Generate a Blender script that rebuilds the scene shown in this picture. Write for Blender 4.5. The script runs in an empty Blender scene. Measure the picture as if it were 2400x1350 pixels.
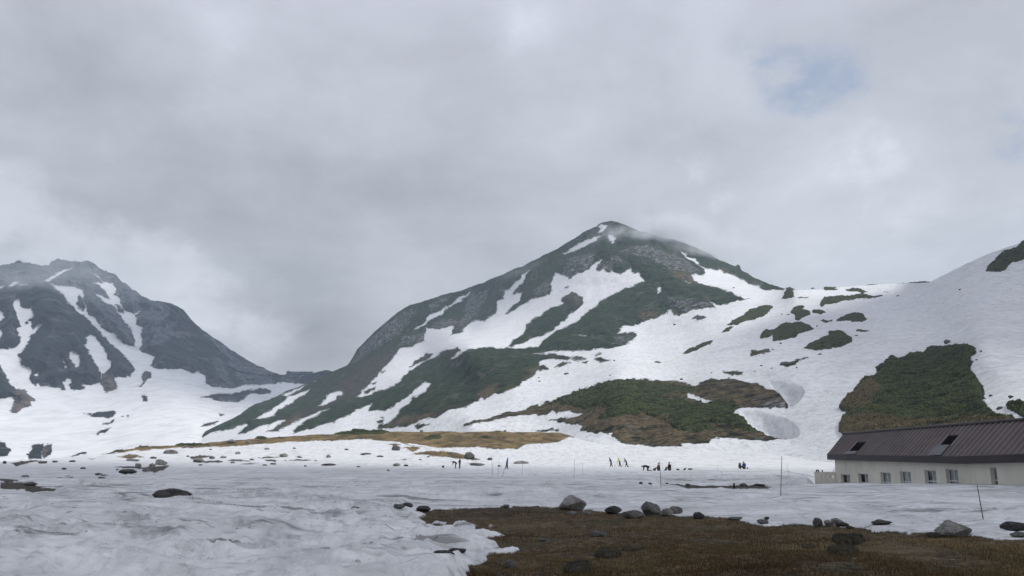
import bpy, bmesh, math, random
import numpy as np
from mathutils import Vector, Matrix
random.seed(7); RNG = np.random.default_rng(11)
SC = bpy.context.scene
COL = SC.collection
rad = math.radians
# ------------------------------------------------------------------ camera geometry (photo is 2400 x 1350)
F = 1848.0; HORIZON = 1076.0; EYE = 1.6
PITCH = math.atan((HORIZON - 675.0) / F)
CP, SP = math.cos(PITCH), math.sin(PITCH)
def ray(px, py):
    a = (np.asarray(px, float) - 1200.0) / F; b = (675.0 - np.asarray(py, float)) / F
    return a, CP - b * SP, SP + b * CP
def at_range(px, py, r):
    """world point seen at photo position (px,py) whose horizontal range is r metres"""
    dx, dy, dz = ray(px, py); k = r / np.hypot(dx, dy)
    return dx * k, dy * k, EYE + dz * k
def flat_range(py):
    b = (675.0 - py) / F; dz = SP + b * CP; dy = CP - b * SP
    return EYE * dy / -dz
# ------------------------------------------------------------------ numpy noise
def _h(ix, iy, iz, seed):
    n = (ix * 374761393 + iy * 668265263 + iz * 2147483647 + seed * 1274126177) & 0xffffffff
    n = ((n ^ (n >> 13)) * 1274126177) & 0xffffffff
    n = ((n ^ (n >> 16)) * 2246822519) & 0xffffffff
    return ((n ^ (n >> 15)) & 0xffffff) / 8388607.5 - 1.0
def noise(x, y, z=None, seed=0):
    x = np.asarray(x, float); y = np.asarray(y, float)
    ix = np.floor(x).astype(np.int64); iy = np.floor(y).astype(np.int64)
    fx = x - ix; fy = y - iy
    ux = fx * fx * fx * (fx * (fx * 6 - 15) + 10); uy = fy * fy * fy * (fy * (fy * 6 - 15) + 10)
    def lay(iz):
        a = _h(ix, iy, iz, seed); b = _h(ix + 1, iy, iz, seed); c = _h(ix, iy + 1, iz, seed); d = _h(ix + 1, iy + 1, iz, seed)
        return (a + (b - a) * ux) * (1 - uy) + (c + (d - c) * ux) * uy
    if z is None: return lay(0)
    z = np.asarray(z, float); iz = np.floor(z).astype(np.int64); fz = z - iz; uz = fz * fz * (3 - 2 * fz)
    l0 = lay(iz); return l0 + (lay(iz + 1) - l0) * uz
def fbm(x, y, z=None, oct=4, seed=0, gain=.5):
    s = 0; a = 1; t = 0; k = 1.0
    for o in range(oct):
        s = s + a * noise(x * k, y * k, None if z is None else z * k, seed + o * 17); t += a; a *= gain; k *= 2.03
    return s / t
def ridged(x, y, z=None, oct=4, seed=0):
    s = 0; a = 1; t = 0; k = 1.0
    for o in range(oct):
        s = s + a * (1 - 2 * np.abs(noise(x * k, y * k, None if z is None else z * k, seed + o * 17))); t += a; a *= .5; k *= 2.1
    return s / t
def sstep(x, a, b):
    t = np.clip((x - a) / (b - a), 0, 1); return t * t * (3 - 2 * t)
# ------------------------------------------------------------------ outlines digitised from the photograph
def P(s, o=(0, 0), k=1.0):
    return np.array([[float(v) for v in q.split(',')] for q in s.split()]) / k + np.array(o, float)
def z1(s): return P(s, (0, 580), 3)
def z2(s): return P(s, (700, 480), 3)
def z3(s): return P(s, (1300, 480), 3)
def z4(s): return P(s, (1600, 580), 3)
def z5(s): return P(s, (400, 780), 3)
def z6(s): return P(s, (1000, 780), 3)
def z7(s): return P(s, (0, 900), 3)
def z8(s): return P(s, (800, 900), 3)
def z9(s): return P(s, (1600, 900), 3)
def sdist(px, py, poly, margin=45.0):
    """signed distance in photo px, positive inside; -margin far away"""
    out = np.full(px.shape, -margin)
    lo = poly.min(0) - margin; hi = poly.max(0) + margin
    m = (px > lo[0]) & (px < hi[0]) & (py > lo[1]) & (py < hi[1])
    if not m.any(): return out
    x = px[m]; y = py[m]; d2 = np.full(x.shape, margin * margin * 1.0); ins = np.zeros(x.shape, bool)
    n = len(poly)
    for i in range(n):
        ax, ay = poly[i]; bx, by = poly[(i + 1) % n]
        ex, ey = bx - ax, by - ay; L = ex * ex + ey * ey + 1e-9
        t = np.clip(((x - ax) * ex + (y - ay) * ey) / L, 0, 1)
        d2 = np.minimum(d2, (x - ax - ex * t) ** 2 + (y - ay - ey * t) ** 2)
        if ay != by:
            c = ((ay > y) != (by > y)) & (x < (bx - ax) * (y - ay) / (by - ay) + ax)
            ins ^= c
    d = np.sqrt(d2); out[m] = np.where(ins, d, -d)
    return out
def paint(px, py, base, ops):
    s = np.full(px.shape, float(base))
    for kind, poly in ops:
        d = sdist(px, py, poly)
        s = np.maximum(s, d) if kind == 's' else np.minimum(s, -d)
    return s
def blend(px, py, polys, w=6.0):
    s = np.zeros(px.shape)
    for p in polys: s = np.maximum(s, sstep(sdist(px, py, p), -w, w))
    return s
def warp(px, py, amp=4.0, seed=0):
    wx = (fbm(px / 26, py / 20, oct=4, seed=seed + 3, gain=.62) * 1.6 + .55 * fbm(px / 7, py / 5, oct=2, seed=seed + 5)) * amp
    wy = (fbm(px / 26, py / 20, oct=4, seed=seed + 51, gain=.62) + .45 * fbm(px / 7, py / 5, oct=2, seed=seed + 7)) * amp
    return px + wx, py + wy
class RBF:
    def __init__(s, pts, lam=1e-4):
        a = np.array(pts, float); s.c = a[:, :2] / 1000; n = len(a)
        K = s.k(s.c[:, None, :] - s.c[None, :, :]) + lam * np.eye(n)
        Q = np.c_[np.ones(n), s.c]
        M = np.block([[K, Q], [Q.T, np.zeros((3, 3))]])
        w = np.linalg.solve(M, np.r_[np.log(a[:, 2]), np.zeros(3)])
        s.w = w[:n]; s.p = w[n:]
    @staticmethod
    def k(d):
        r2 = (d ** 2).sum(-1); return .5 * r2 * np.log(r2 + 1e-12)
    def __call__(s, px, py):
        x = px / 1000; y = py / 1000
        o = s.p[0] + s.p[1] * x + s.p[2] * y
        for (cx, cy), w in zip(s.c, s.w):
            r2 = (x - cx) ** 2 + (y - cy) ** 2; o = o + w * .5 * r2 * np.log(r2 + 1e-12)
        return np.exp(o)
# ------------------------------------------------------------------ object helpers
def link(o): COL.objects.link(o); return o
def tag(o, label=None, cat=None, group=None, kind=None):
    if label: o['label'] = label
    if cat: o['category'] = cat
    if group: o['group'] = group
    if kind: o['kind'] = kind
    return o
def child(o, parent):
    o.parent = parent; return o
def empty(name, loc, rz=0.0):
    o = link(bpy.data.objects.new(name, None)); o.location = loc; o.rotation_euler = (0, 0, rz); o.empty_display_size = .2; return o
def mesh_np(name, co, quads, mat, smooth=True, attrs=None):
    me = bpy.data.meshes.new(name)
    co = np.ascontiguousarray(co, np.float32); q = np.ascontiguousarray(quads, np.int32); k = q.shape[1]
    me.vertices.add(len(co)); me.vertices.foreach_set('co', co.ravel())
    me.loops.add(q.size); me.loops.foreach_set('vertex_index', q.ravel())
    me.polygons.add(len(q)); me.polygons.foreach_set('loop_start', np.arange(0, q.size, k, dtype=np.int32))
    me.polygons.foreach_set('use_smooth', np.full(len(q), smooth))
    me.update(calc_edges=True)
    for an, av in (attrs or {}).items():
        a = me.attributes.new(an, 'FLOAT', 'POINT'); a.data.foreach_set('value', np.ascontiguousarray(av, np.float32).ravel())
    me.validate()
    me.materials.append(mat)
    return link(bpy.data.objects.new(name, me))
def grid_quads(nr, nc):
    i = np.arange(nr - 1)[:, None] * nc + np.arange(nc - 1)[None, :]
    return np.stack([i, i + 1, i + nc + 1, i + nc], -1).reshape(-1, 4)
def bm_obj(name, bm, mat, parent=None, smooth=False, loc=None):
    me = bpy.data.meshes.new(name); bm.normal_update(); bm.to_mesh(me); bm.free()
    for m in (mat if isinstance(mat, (list, tuple)) else [mat]): me.materials.append(m)
    if smooth: me.polygons.foreach_set('use_smooth', np.full(len(me.polygons), True))
    o = link(bpy.data.objects.new(name, me))
    if parent is not None: o.parent = parent
    if loc is not None: o.location = loc
    return o
def box(bm, lo, hi, M=None):
    vs = [bm.verts.new((x, y, z)) for z in (lo[2], hi[2]) for y in (lo[1], hi[1]) for x in (lo[0], hi[0])]
    if M is not None:
        for v in vs: v.co = M @ v.co
    for f in ((0, 2, 3, 1), (4, 5, 7, 6), (0, 1, 5, 4), (1, 3, 7, 5), (3, 2, 6, 7), (2, 0, 4, 6)):
        bm.faces.new([vs[i] for i in f])
def quad(bm, *pts): return bm.faces.new([bm.verts.new(p) for p in pts])
def tube(bm, pts, rads, seg=6):
    rings = []
    pts = [Vector(p) for p in pts]
    for i, p in enumerate(pts):
        d = (pts[min(i + 1, len(pts) - 1)] - pts[max(i - 1, 0)]).normalized()
        u = d.orthogonal().normalized() if i == 0 else (u - d * u.dot(d)).normalized()
        v = d.cross(u); r = rads[i] if isinstance(rads, (list, tuple)) else rads
        rings.append([bm.verts.new(p + (u * math.cos(t) + v * math.sin(t)) * r) for t in [2 * math.pi * k / seg for k in range(seg)]])
    for a, b in zip(rings, rings[1:]):
        for k in range(seg): bm.faces.new((a[k], a[(k + 1) % seg], b[(k + 1) % seg], b[k]))
    bm.faces.new(rings[0][::-1]); bm.faces.new(rings[-1])
# ------------------------------------------------------------------ material helpers
class NT:
    def __init__(s, tree): s.t = tree; tree.nodes.clear()
    def n(s, typ, ins=None, **props):
        nd = s.t.nodes.new('ShaderNode' + typ)
        for k, v in props.items(): setattr(nd, k, v)
        for k, v in (ins or {}).items(): s.set(nd.inputs[k], v)
        return nd
    def set(s, sock, v):
        if hasattr(v, 'is_linked') or isinstance(v, bpy.types.NodeSocket): s.t.links.new(v, sock)
        elif isinstance(v, bpy.types.Node): s.t.links.new(v.outputs[0], sock)
        else:
            if sock.type == 'RGBA' and len(v) == 3: v = (*v, 1)
            sock.default_value = v
    def noise(s, vec, scale, detail=4, rough=.55, dist=0.0):
        return s.n('TexNoise', {'Vector': vec, 'Scale': scale, 'Detail': detail, 'Roughness': rough, 'Distortion': dist}).outputs['Fac']
    def m(s, op, a, b=0.0, c=None, clamp=False):
        nd = s.n('Math', {0: a, 1: b}, operation=op, use_clamp=clamp)
        if c is not None: s.set(nd.inputs[2], c)
        return nd.outputs[0]
    def rng(s, v, a, b, c=0.0, d=1.0, typ='SMOOTHSTEP'):
        return s.n('MapRange', {'Value': v, 'From Min': a, 'From Max': b, 'To Min': c, 'To Max': d}, interpolation_type=typ).outputs[0]
    def mix(s, f, a, b, blend='MIX'):
        nd = s.t.nodes.new('ShaderNodeMix'); nd.data_type = 'RGBA'; nd.blend_type = blend
        s.set(nd.inputs[0], f); s.set(nd.inputs[6], a); s.set(nd.inputs[7], b); return nd.outputs[2]
    def attr(s, name): return s.n('Attribute', attribute_name=name).outputs['Fac']
    def map(s, vec, sc, rot=(0, 0, 0)): return s.n('Mapping', {'Vector': vec, 'Scale': sc, 'Rotation': rot}).outputs[0]
def material(name):
    m = bpy.data.materials.new(name); m.use_nodes = True; return m, NT(m.node_tree)
def finish(T, col, rough=.8, bump=None, bstr=.4, bdist=.1, spec=.2, metal=0.0):
    p = T.n('BsdfPrincipled', {'Base Color': col, 'Roughness': rough, 'Specular IOR Level': spec, 'Metallic': metal})
    if bump is not None:
        b = T.n('Bump', {'Height': bump, 'Strength': bstr, 'Distance': bdist}); T.t.links.new(b.outputs[0], p.inputs['Normal'])
    o = T.n('OutputMaterial'); T.t.links.new(p.outputs[0], o.inputs[0])
def simple(name, c, rough=.7, var=.25, scale=3.0, spec=.25, metal=0.0, bstr=.15, bdist=.02):
    m, T = material(name); v = T.n('TexCoord').outputs['Object']
    f = T.noise(v, scale, 5, .6)
    col = T.mix(T.rng(f, .3, .7), tuple(x * (1 - var) for x in c), tuple(min(1, x * (1 + var)) for x in c))
    finish(T, col, rough, T.noise(v, scale * 4, 4), bstr, bdist, spec, metal); return m
# ================================================================== MATERIALS
def snow_colour(T, v, near=True):
    """old spring snow: clean white with long dirty streaks and grains"""
    big = T.noise(T.map(v, (.010, .018, .010)), 1.0, 4, .6)
    if near:
        streak = T.noise(T.map(v, (.10, .32, .3)), 1.0, 6, .66, .8)
        fine = T.noise(T.map(v, (.8, 1.3, 1.0)), 1.0, 6, .68, .4)
        d = T.m('ADD', T.m('MULTIPLY', T.rng(streak, .42, .62), .55), T.m('MULTIPLY', T.rng(fine, .42, .62), .40))
    else:
        streak = T.noise(T.map(v, (.035, .035, .09), (0, .5, 0)), 1.0, 6, .62, .3)
        fine = T.noise(v, .35, 5, .7)
        d = T.m('ADD', T.m('MULTIPLY', T.rng(streak, .42, .72), .28), T.m('MULTIPLY', T.rng(fine, .40, .75), .35))
    d = T.m('MULTIPLY', d, T.rng(big, .30, .66, .55, 1.1))
    return d, fine, streak
def make_ground_mat():
    m, T = material('spring_snow_and_turf'); v = T.n('TexCoord').outputs['Object']
    d, fine, streak = snow_colour(T, v, True)
    dirt_shade = T.attr('dirt_shade')
    dd = T.m('ADD', T.m('MULTIPLY', d, T.m('MULTIPLY_ADD', dirt_shade, .75, .35)), T.m('MULTIPLY', dirt_shade, .06), clamp=True)
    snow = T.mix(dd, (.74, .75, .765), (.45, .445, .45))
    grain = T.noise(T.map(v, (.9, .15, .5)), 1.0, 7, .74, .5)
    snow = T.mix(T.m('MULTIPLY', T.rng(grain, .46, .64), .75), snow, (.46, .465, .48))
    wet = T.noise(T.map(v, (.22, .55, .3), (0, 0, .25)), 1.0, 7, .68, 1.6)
    snow = T.mix(T.m('MULTIPLY', T.rng(wet, .53, .66), T.m('MULTIPLY', dirt_shade, .88)), snow, (.15, .155, .165))
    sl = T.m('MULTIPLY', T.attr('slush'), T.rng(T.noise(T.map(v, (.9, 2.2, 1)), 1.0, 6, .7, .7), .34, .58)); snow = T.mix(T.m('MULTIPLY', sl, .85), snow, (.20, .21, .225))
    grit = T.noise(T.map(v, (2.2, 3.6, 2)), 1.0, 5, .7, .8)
    snow = T.mix(T.m('MULTIPLY', T.rng(grit, .54, .70), T.m('MULTIPLY', dirt_shade, .55)), snow, (.25, .235, .225))
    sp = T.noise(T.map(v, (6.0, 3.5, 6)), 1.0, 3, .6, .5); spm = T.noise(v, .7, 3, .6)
    snow = T.mix(T.m('MULTIPLY', T.m('MULTIPLY', T.rng(sp, .62, .70), T.rng(spm, .42, .62)), T.m('MULTIPLY', dirt_shade, .9)), snow, (.07, .06, .052))
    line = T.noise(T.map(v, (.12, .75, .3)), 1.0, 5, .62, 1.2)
    thin = T.m('MULTIPLY', T.rng(line, .60, .67), T.m('MULTIPLY', dirt_shade, .8))
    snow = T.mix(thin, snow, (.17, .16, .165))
    g1 = T.noise(v, 5.0, 6, .7); g2 = T.noise(v, .55, 5, .6); g3 = T.noise(T.map(v, (1.6, .5, 1)), 1.0, 5, .65)
    near = T.mix(T.rng(g1, .32, .68), (.026, .018, .010), (.13, .085, .042))
    near = T.mix(T.rng(g2, .42, .62), near, T.mix(T.rng(g1, .35, .65), (.022, .020, .010), (.09, .070, .033)))
    near = T.mix(T.m('MULTIPLY', T.rng(g3, .55, .72), .7), near, (.020, .013, .009))
    pt = T.noise(v, .22, 6, .7, .6); near = T.mix(T.m('MULTIPLY', T.rng(pt, .52, .66), .55), near, (.165, .125, .072)); near = T.mix(T.m('MULTIPLY', T.rng(pt, .44, .34), .75), near, (.020, .016, .011))
    peb = T.noise(v, 7.5, 2, .5); near = T.mix(T.m('MULTIPLY', T.rng(peb, .68, .74), .7), near, (.22, .21, .20))
    far = T.mix(T.rng(T.noise(T.map(v, (.25, .08, .3)), 1.0, 6, .68), .36, .66), (.070, .051, .023), (.225, .160, .073))
    far = T.mix(T.rng(T.noise(T.map(v, (.16, .05, .2)), 1.0, 5, .6), .56, .66), far, (.045, .05, .02))
    far = T.mix(T.rng(T.noise(T.map(v, (.5, .16, .5)), 1.0, 5, .6), .60, .68), far, (.05, .03, .02))
    turf = T.mix(T.attr('tan'), near, far)
    earth = T.mix(T.rng(g1, .3, .7), (.03, .024, .02), (.10, .085, .07))
    turf = T.mix(T.attr('earth'), turf, earth)
    s = T.m('ADD', T.attr('snow'), T.m('MULTIPLY', T.m('SUBTRACT', T.noise(T.map(v, (1.2, .5, 1.2)), 1.0, 6, .75), .5), 9.0))
    f = T.rng(s, -.8, .8)
    col = T.mix(f, turf, snow)
    cup = T.n('TexVoronoi', {'Vector': T.n('VectorMath', {0: v, 1: T.n('VectorMath', {0: T.n('TexNoise', {'Vector': v, 'Scale': 1.3, 'Detail': 4}).outputs['Color'], 'Scale': .7}, operation='SCALE').outputs[0]}, operation='ADD').outputs[0], 'Scale': 1.9}, feature='SMOOTH_F1').outputs['Distance']
    cup = T.m('ADD', cup, T.m('MULTIPLY', T.n('TexVoronoi', {'Vector': v, 'Scale': 5.5}, feature='SMOOTH_F1').outputs['Distance'], .45))
    bump = T.m('ADD', T.m('ADD', T.m('MULTIPLY', fine, .9), T.m('MULTIPLY', cup, f)), T.m('MULTIPLY', g1, .5))
    finish(T, col, T.rng(f, 0, 1, .95, .55), bump, .8, .16, .22); return m
def make_slope_mat():
    m, T = material('mountain_snow_scrub_rock'); v = T.n('TexCoord').outputs['Object']
    d, fine, streak = snow_colour(T, v, False)
    snow = T.mix(d, (.73, .74, .755), (.44, .44, .455))
    grain = T.noise(T.map(v, (.5, .16, .42), (.3, .5, 0)), 1.0, 7, .76, .6)
    snow = T.mix(T.m('MULTIPLY', T.rng(grain, .44, .64), .7), snow, (.47, .475, .49))
    a = T.noise(v, .16, 6, .72); b = T.noise(v, .045, 5, .62); c = T.noise(v, .5, 5, .7)
    green = T.mix(T.rng(a, .38, .62), (.003, .009, .006), (.036, .066, .026))
    green = T.mix(T.rng(b, .45, .66), green, T.mix(T.rng(a, .35, .65), (.012, .021, .010), (.048, .070, .028)))
    rk = T.mix(T.rng(T.noise(T.map(v, (.3, .3, .11)), 1.0, 6, .74), .40, .62), (.012, .014, .017), (.31, .315, .32))
    tan = T.mix(T.rng(c, .35, .65), (.055, .043, .026), (.19, .145, .082))
    bush = T.mix(T.rng(c, .35, .65), (.026, .023, .021), (.098, .082, .070))
    rf = T.m('ADD', T.m('MULTIPLY', T.attr('rock'), .62), T.rng(T.noise(v, .06, 6, .74), .52, .68, 0, .55), clamp=True)
    rf = T.rng(T.m('ADD', rf, T.m('MULTIPLY', T.m('SUBTRACT', T.noise(T.map(v, (.16, .16, .07)), 1.0, 6, .74), .5), 2.2)), .42, .80)
    col = T.mix(T.m('MULTIPLY', T.attr('bush'), T.rng(a, .30, .55)), green, bush)
    col = T.mix(T.m('MULTIPLY', T.attr('tan'), T.rng(a, .36, .54)), col, tan)
    col = T.mix(rf, col, rk)
    run = T.noise(T.map(v, (.085, .018, .022)), 1.0, 6, .68, .5); col = T.mix(T.m('MULTIPLY', T.rng(run, .55, .66), .55), col, (.125, .118, .105)); col = T.mix(T.m('MULTIPLY', T.rng(run, .44, .33), .6), col, (.008, .011, .010))
    s = T.m('ADD', T.attr('snow'), T.m('MULTIPLY', T.m('SUBTRACT', T.noise(v, .22, 7, .78), .5), 18.0))
    f = T.rng(s, -.9, .9)
    col = T.mix(f, col, snow)
    bump = T.m('ADD', T.m('MULTIPLY', a, T.rng(f, 0, 1, 5.0, .3)), T.m('MULTIPLY', c, T.rng(f, 0, 1, 2.0, .5)))
    finish(T, col, .85, bump, .9, 1.0, .12); return m
def make_far_mat():
    m, T = material('far_mountain_snow_rock'); v = T.n('TexCoord').outputs['Object']
    d, fine, streak = snow_colour(T, v, False)
    snow = T.mix(d, (.71, .72, .735), (.48, .48, .49))
    grain = T.noise(T.map(v, (.05, .02, .05)), 1.0, 7, .74, .6)
    snow = T.mix(T.m('MULTIPLY', T.rng(grain, .42, .66), .6), snow, (.50, .50, .51))
    a = T.noise(v, .07, 6, .72); b = T.noise(v, .022, 5, .62)
    rk = T.mix(T.rng(T.noise(T.map(v, (.10, .10, .04)), 1.0, 6, .72), .36, .66), (.026, .033, .040), (.145, .160, .175))
    green = T.mix(T.rng(a, .34, .68), (.004, .008, .011), (.028, .040, .042))
    rf = T.rng(T.m('ADD', T.attr('rock'), T.m('MULTIPLY', T.m('SUBTRACT', T.noise(v, .035, 6, .72), .5), 2.6)), .32, .72)
    col = T.mix(rf, green, rk)
    col = T.mix(T.attr('bush'), col, T.mix(T.rng(a, .35, .65), (.05, .04, .036), (.16, .12, .10)))
    run = T.noise(T.map(v, (.050, .009, .012)), 1.0, 7, .70, .5); col = T.mix(T.m('MULTIPLY', T.rng(run, .53, .66), .65), col, (.15, .155, .155)); col = T.mix(T.m('MULTIPLY', T.rng(run, .46, .34), .7), col, (.006, .009, .012))
    s = T.m('ADD', T.attr('snow'), T.m('MULTIPLY', T.m('SUBTRACT', T.noise(v, .10, 7, .78), .5), 17.0))
    f = T.rng(s, -.9, .9)
    col = T.mix(f, col, snow)
    bump = T.m('ADD', T.m('MULTIPLY', a, T.rng(f, 0, 1, 9.0, .5)), T.m('MULTIPLY', b, T.rng(f, 0, 1, 6.0, 1.0)))
    finish(T, col, .9, bump, .8, 1.0, .1); return m
def make_scrub_mat():
    m, T = material('creeping_pine_foliage'); v = T.n('TexCoord').outputs['Object']
    a = T.noise(v, .9, 7, .76); b = T.noise(v, .09, 6, .68); c = T.noise(T.map(v, (.075, .075, .26)), 1.0, 7, .72)
    g = T.mix(T.rng(a, .30, .66), (.011, .017, .008), (.068, .086, .030))
    g = T.mix(T.rng(b, .44, .62), g, T.mix(T.rng(a, .32, .68), (.026, .031, .012), (.092, .106, .040)))
    t = T.mix(T.rng(a, .35, .65), (.036, .031, .017), (.135, .108, .056))
    g = T.mix(T.m('MULTIPLY', T.rng(T.noise(T.map(v, (.24, .24, .7)), 1.0, 6, .7), .48, .60), .85), g, (.006, .009, .005))
    tf = T.rng(T.m('ADD', T.attr('tan'), T.m('MULTIPLY', T.m('SUBTRACT', c, .5), 3.4)), .38, .86)
    col = T.mix(tf, g, t)
    rk = T.rng(T.noise(v, .33, 6, .7), .66, .72)
    col = T.mix(T.m('MULTIPLY', rk, .8), col, (.15, .145, .135))
    finish(T, col, .85, a, 1.0, .5, .1); return m
def make_rock_mat(name, lo, hi, lichen):
    m, T = material(name); v = T.n('TexCoord').outputs['Object']
    a = T.noise(v, 2.2, 8, .7); b = T.noise(v, 9.0, 6, .7); c = T.noise(v, 1.1, 3, .5)
    col = T.mix(T.rng(a, .34, .66), lo, hi)
    col = T.mix(T.m('MULTIPLY', T.rng(b, .55, .68), .75), col, tuple(x * .45 for x in lo))
    col = T.mix(T.m('MULTIPLY', T.rng(c, .52, .66), .6), col, lichen)
    w = T.n('TexVoronoi', {'Vector': v, 'Scale': 1.6}, feature='DISTANCE_TO_EDGE').outputs['Distance']
    h = T.m('ADD', T.m('MULTIPLY', a, 1.0), T.m('ADD', T.m('MULTIPLY', b, .3), T.m('MULTIPLY', T.rng(w, 0, .08), .25)))
    finish(T, col, .85, h, .8, .12, .25); return m
M = {}
M['ground'] = make_ground_mat(); M['slope'] = make_slope_mat(); M['far'] = make_far_mat(); M['scrub'] = make_scrub_mat()
M['rock_light'] = make_rock_mat('weathered_pale_granite', (.13, .125, .12), (.30, .29, .28), (.10, .10, .085))
M['rock_mid'] = make_rock_mat('grey_andesite', (.065, .063, .062), (.18, .175, .17), (.06, .06, .05))
M['rock_dark'] = make_rock_mat('dark_andesite', (.025, .024, .026), (.085, .08, .08), (.03, .03, .026))
M['moss'] = make_rock_mat('dark_mossy_hummock', (.012, .012, .008), (.05, .042, .022), (.03, .028, .012))
m_, T_ = material('beige_render'); v_ = T_.n('TexCoord').outputs['Object']; s_ = T_.noise(T_.map(v_, (2.5, 2.5, .22)), 1.0, 6, .65); q_ = T_.noise(v_, .6, 5, .6)
finish(T_, T_.mix(T_.rng(s_, .56, .80), T_.mix(T_.rng(q_, .35, .65), (.58, .55, .485), (.66, .63, .56)), (.43, .40, .345)), .9, T_.noise(v_, 14, 4), .15, .01, .1); M['wall'] = m_
M['roof'] = simple('brown_metal_roof', (.118, .094, .092), .5, .14, .5, .4, .0)
M['fascia'] = simple('dark_fascia', (.022, .017, .020), .5, .15, 1.0, .3)
M['plate'] = simple('grey_roof_sheet', (.085, .082, .092), .45, .12, 1.5, .4, .1)
M['frame'] = simple('aluminium_frame', (.55, .57, .57), .4, .08, 3, .4)
M['curtain'] = simple('net_curtain', (.62, .66, .64), .95, .22, 2.0, .05)
M['dark'] = simple('dark_interior', (.012, .012, .014), .9, .2, 1, .05)
M['pole'] = simple('weathered_bamboo', (.12, .10, .085), .8, .25, 4, .1)
M['rope'] = simple('black_rope', (.04, .038, .035), .9, .2, 9, .05)
M['skin'] = simple('skin', (.45, .27, .19), .6, .08, 8, .3)
for nm, c in (('black', (.012, .012, .014)), ('charcoal', (.035, .037, .042)), ('navy', (.018, .028, .085)), ('blue', (.025, .075, .30)), ('royal', (.03, .06, .36)),
              ('yellow', (.50, .55, .03)), ('white', (.65, .66, .68)), ('brown', (.085, .070, .062)), ('greyblue', (.10, .15, .26)), ('khaki', (.10, .085, .06))):
    M[nm] = simple('cloth_' + nm, c, .9, .18, 6, .1)
m_, T_ = material('window_glass')
p_ = T_.n('BsdfPrincipled', {'Base Color': (.035, .045, .05), 'Roughness': .08, 'Specular IOR Level': .5, 'Alpha': .30})
o_ = T_.n('OutputMaterial'); T_.t.links.new(p_.outputs[0], o_.inputs[0]); M['glass'] = m_
# dry grass blades: colour varies blade by blade
m_, T_ = material('dry_grass_blades')
cr = T_.n('ValToRGB', {'Fac': T_.attr('tint')})
e = cr.color_ramp.elements; e[0].position = 0; e[0].color = (.026, .017, .009, 1); e[1].position = 1; e[1].color = (.23, .16, .08, 1)
for pos, c in ((.35, (.075, .047, .023, 1)), (.65, (.115, .075, .036, 1)), (.85, (.09, .077, .034, 1))):
    q = cr.color_ramp.elements.new(pos); q.color = c
finish(T_, cr.outputs[0], .9, None, spec=.05); M['grass'] = m_
# ================================================================== NEAR GROUND (plateau)
_PY = np.array([960., 1000, 1010, 1020, 1030, 1040, 1050, 1060, 1070, 1080, 1090, 1100]); _R = np.array([430., 330, 308, 288, 270, 253, 237, 222, 207, 190, 163, 130])
_LO = np.concatenate([_PY, np.arange(1110, 1600, 4.0)]); _LR = np.log(np.concatenate([_R, flat_range(np.arange(1110, 1600, 4.0))]))
_k = np.array([1, 2, 3, 2, 1]) / 9.0
_FP = np.arange(960, 1598, 1.0); _FR = np.interp(_FP, _LO, _LR); _FR[8:-8] = np.convolve(np.convolve(np.pad(_FR, 4, mode='edge'), _k, 'valid'), _k, 'valid')[8:-8]
def base1(px, py): return np.exp(np.interp(py, _FP, _FR))
CREST1 = P('-400,1093 -200,1086 0,1082 60,1080 133,1073 200,1067 247,1062 320,1051 410,1044 500,1036 600,1028 700,1022 780,1018 900,1012 1000,1010.5 1100,1010.5 1200,1013 1290,1014 1370,1020 1430,1040 1500,1046 1650,1044 1800,1042 2000,1040 2900,1040')
def crest1(px): return np.interp(px, CREST1[:, 0], CREST1[:, 1]) + fbm(px / 40.0, px * 0 + 3.3, oct=4, seed=5) * np.where(px < 1330, 2.6, 0.3)
MEADOW = np.vstack([P('236,1066 277,1056 320,1050 413,1041 533,1032 600,1026 700,1017 800,1007 900,1004 1000,1003 1100,1004 1200,1003 1290,1004 1330,1010 1373,1020 1377,1025 1333,1025 1310,1033 1283,1037 1233,1042'),
                    z6('640,820 520,825 350,812 0,815'), z5('1800,815 1700,800 1600,770 1500,765 1350,752 1100,758 900,765 700,780 480,795 200,810 0,820'), z7('1000,470 860,483')])
TURF = np.vstack([z8('500,885 640,880 800,876 1100,871 1400,870 1520,875 1720,880 1850,890 2000,910 2200,915 2300,925 2400,935'),
                  z9('80,935 150,935 300,945 420,965 560,985 700,985 870,990 950,985 1140,995 1250,1010 1340,1022 1460,1034 1540,1040 1700,1045 1800,1055 2000,1065 2140,1085 2250,1095 2400,1100 3300,1130 3300,1800 -1500,1800'),
                  z8('700,1650 790,1480 850,1400 890,1352 858,1330 905,1300 885,1262 960,1245 1025,1224 1012,1186 1100,1176 1200,1170 1250,1155 1205,1140 1130,1150 1050,1150 1110,1138 1082,1110 1000,1092 850,1084 1000,1078 1080,1062 1158,1046 1080,1036 1000,1016 950,1020 800,1006 720,992 640,1004 545,984 592,966 530,932 602,908')])
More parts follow.
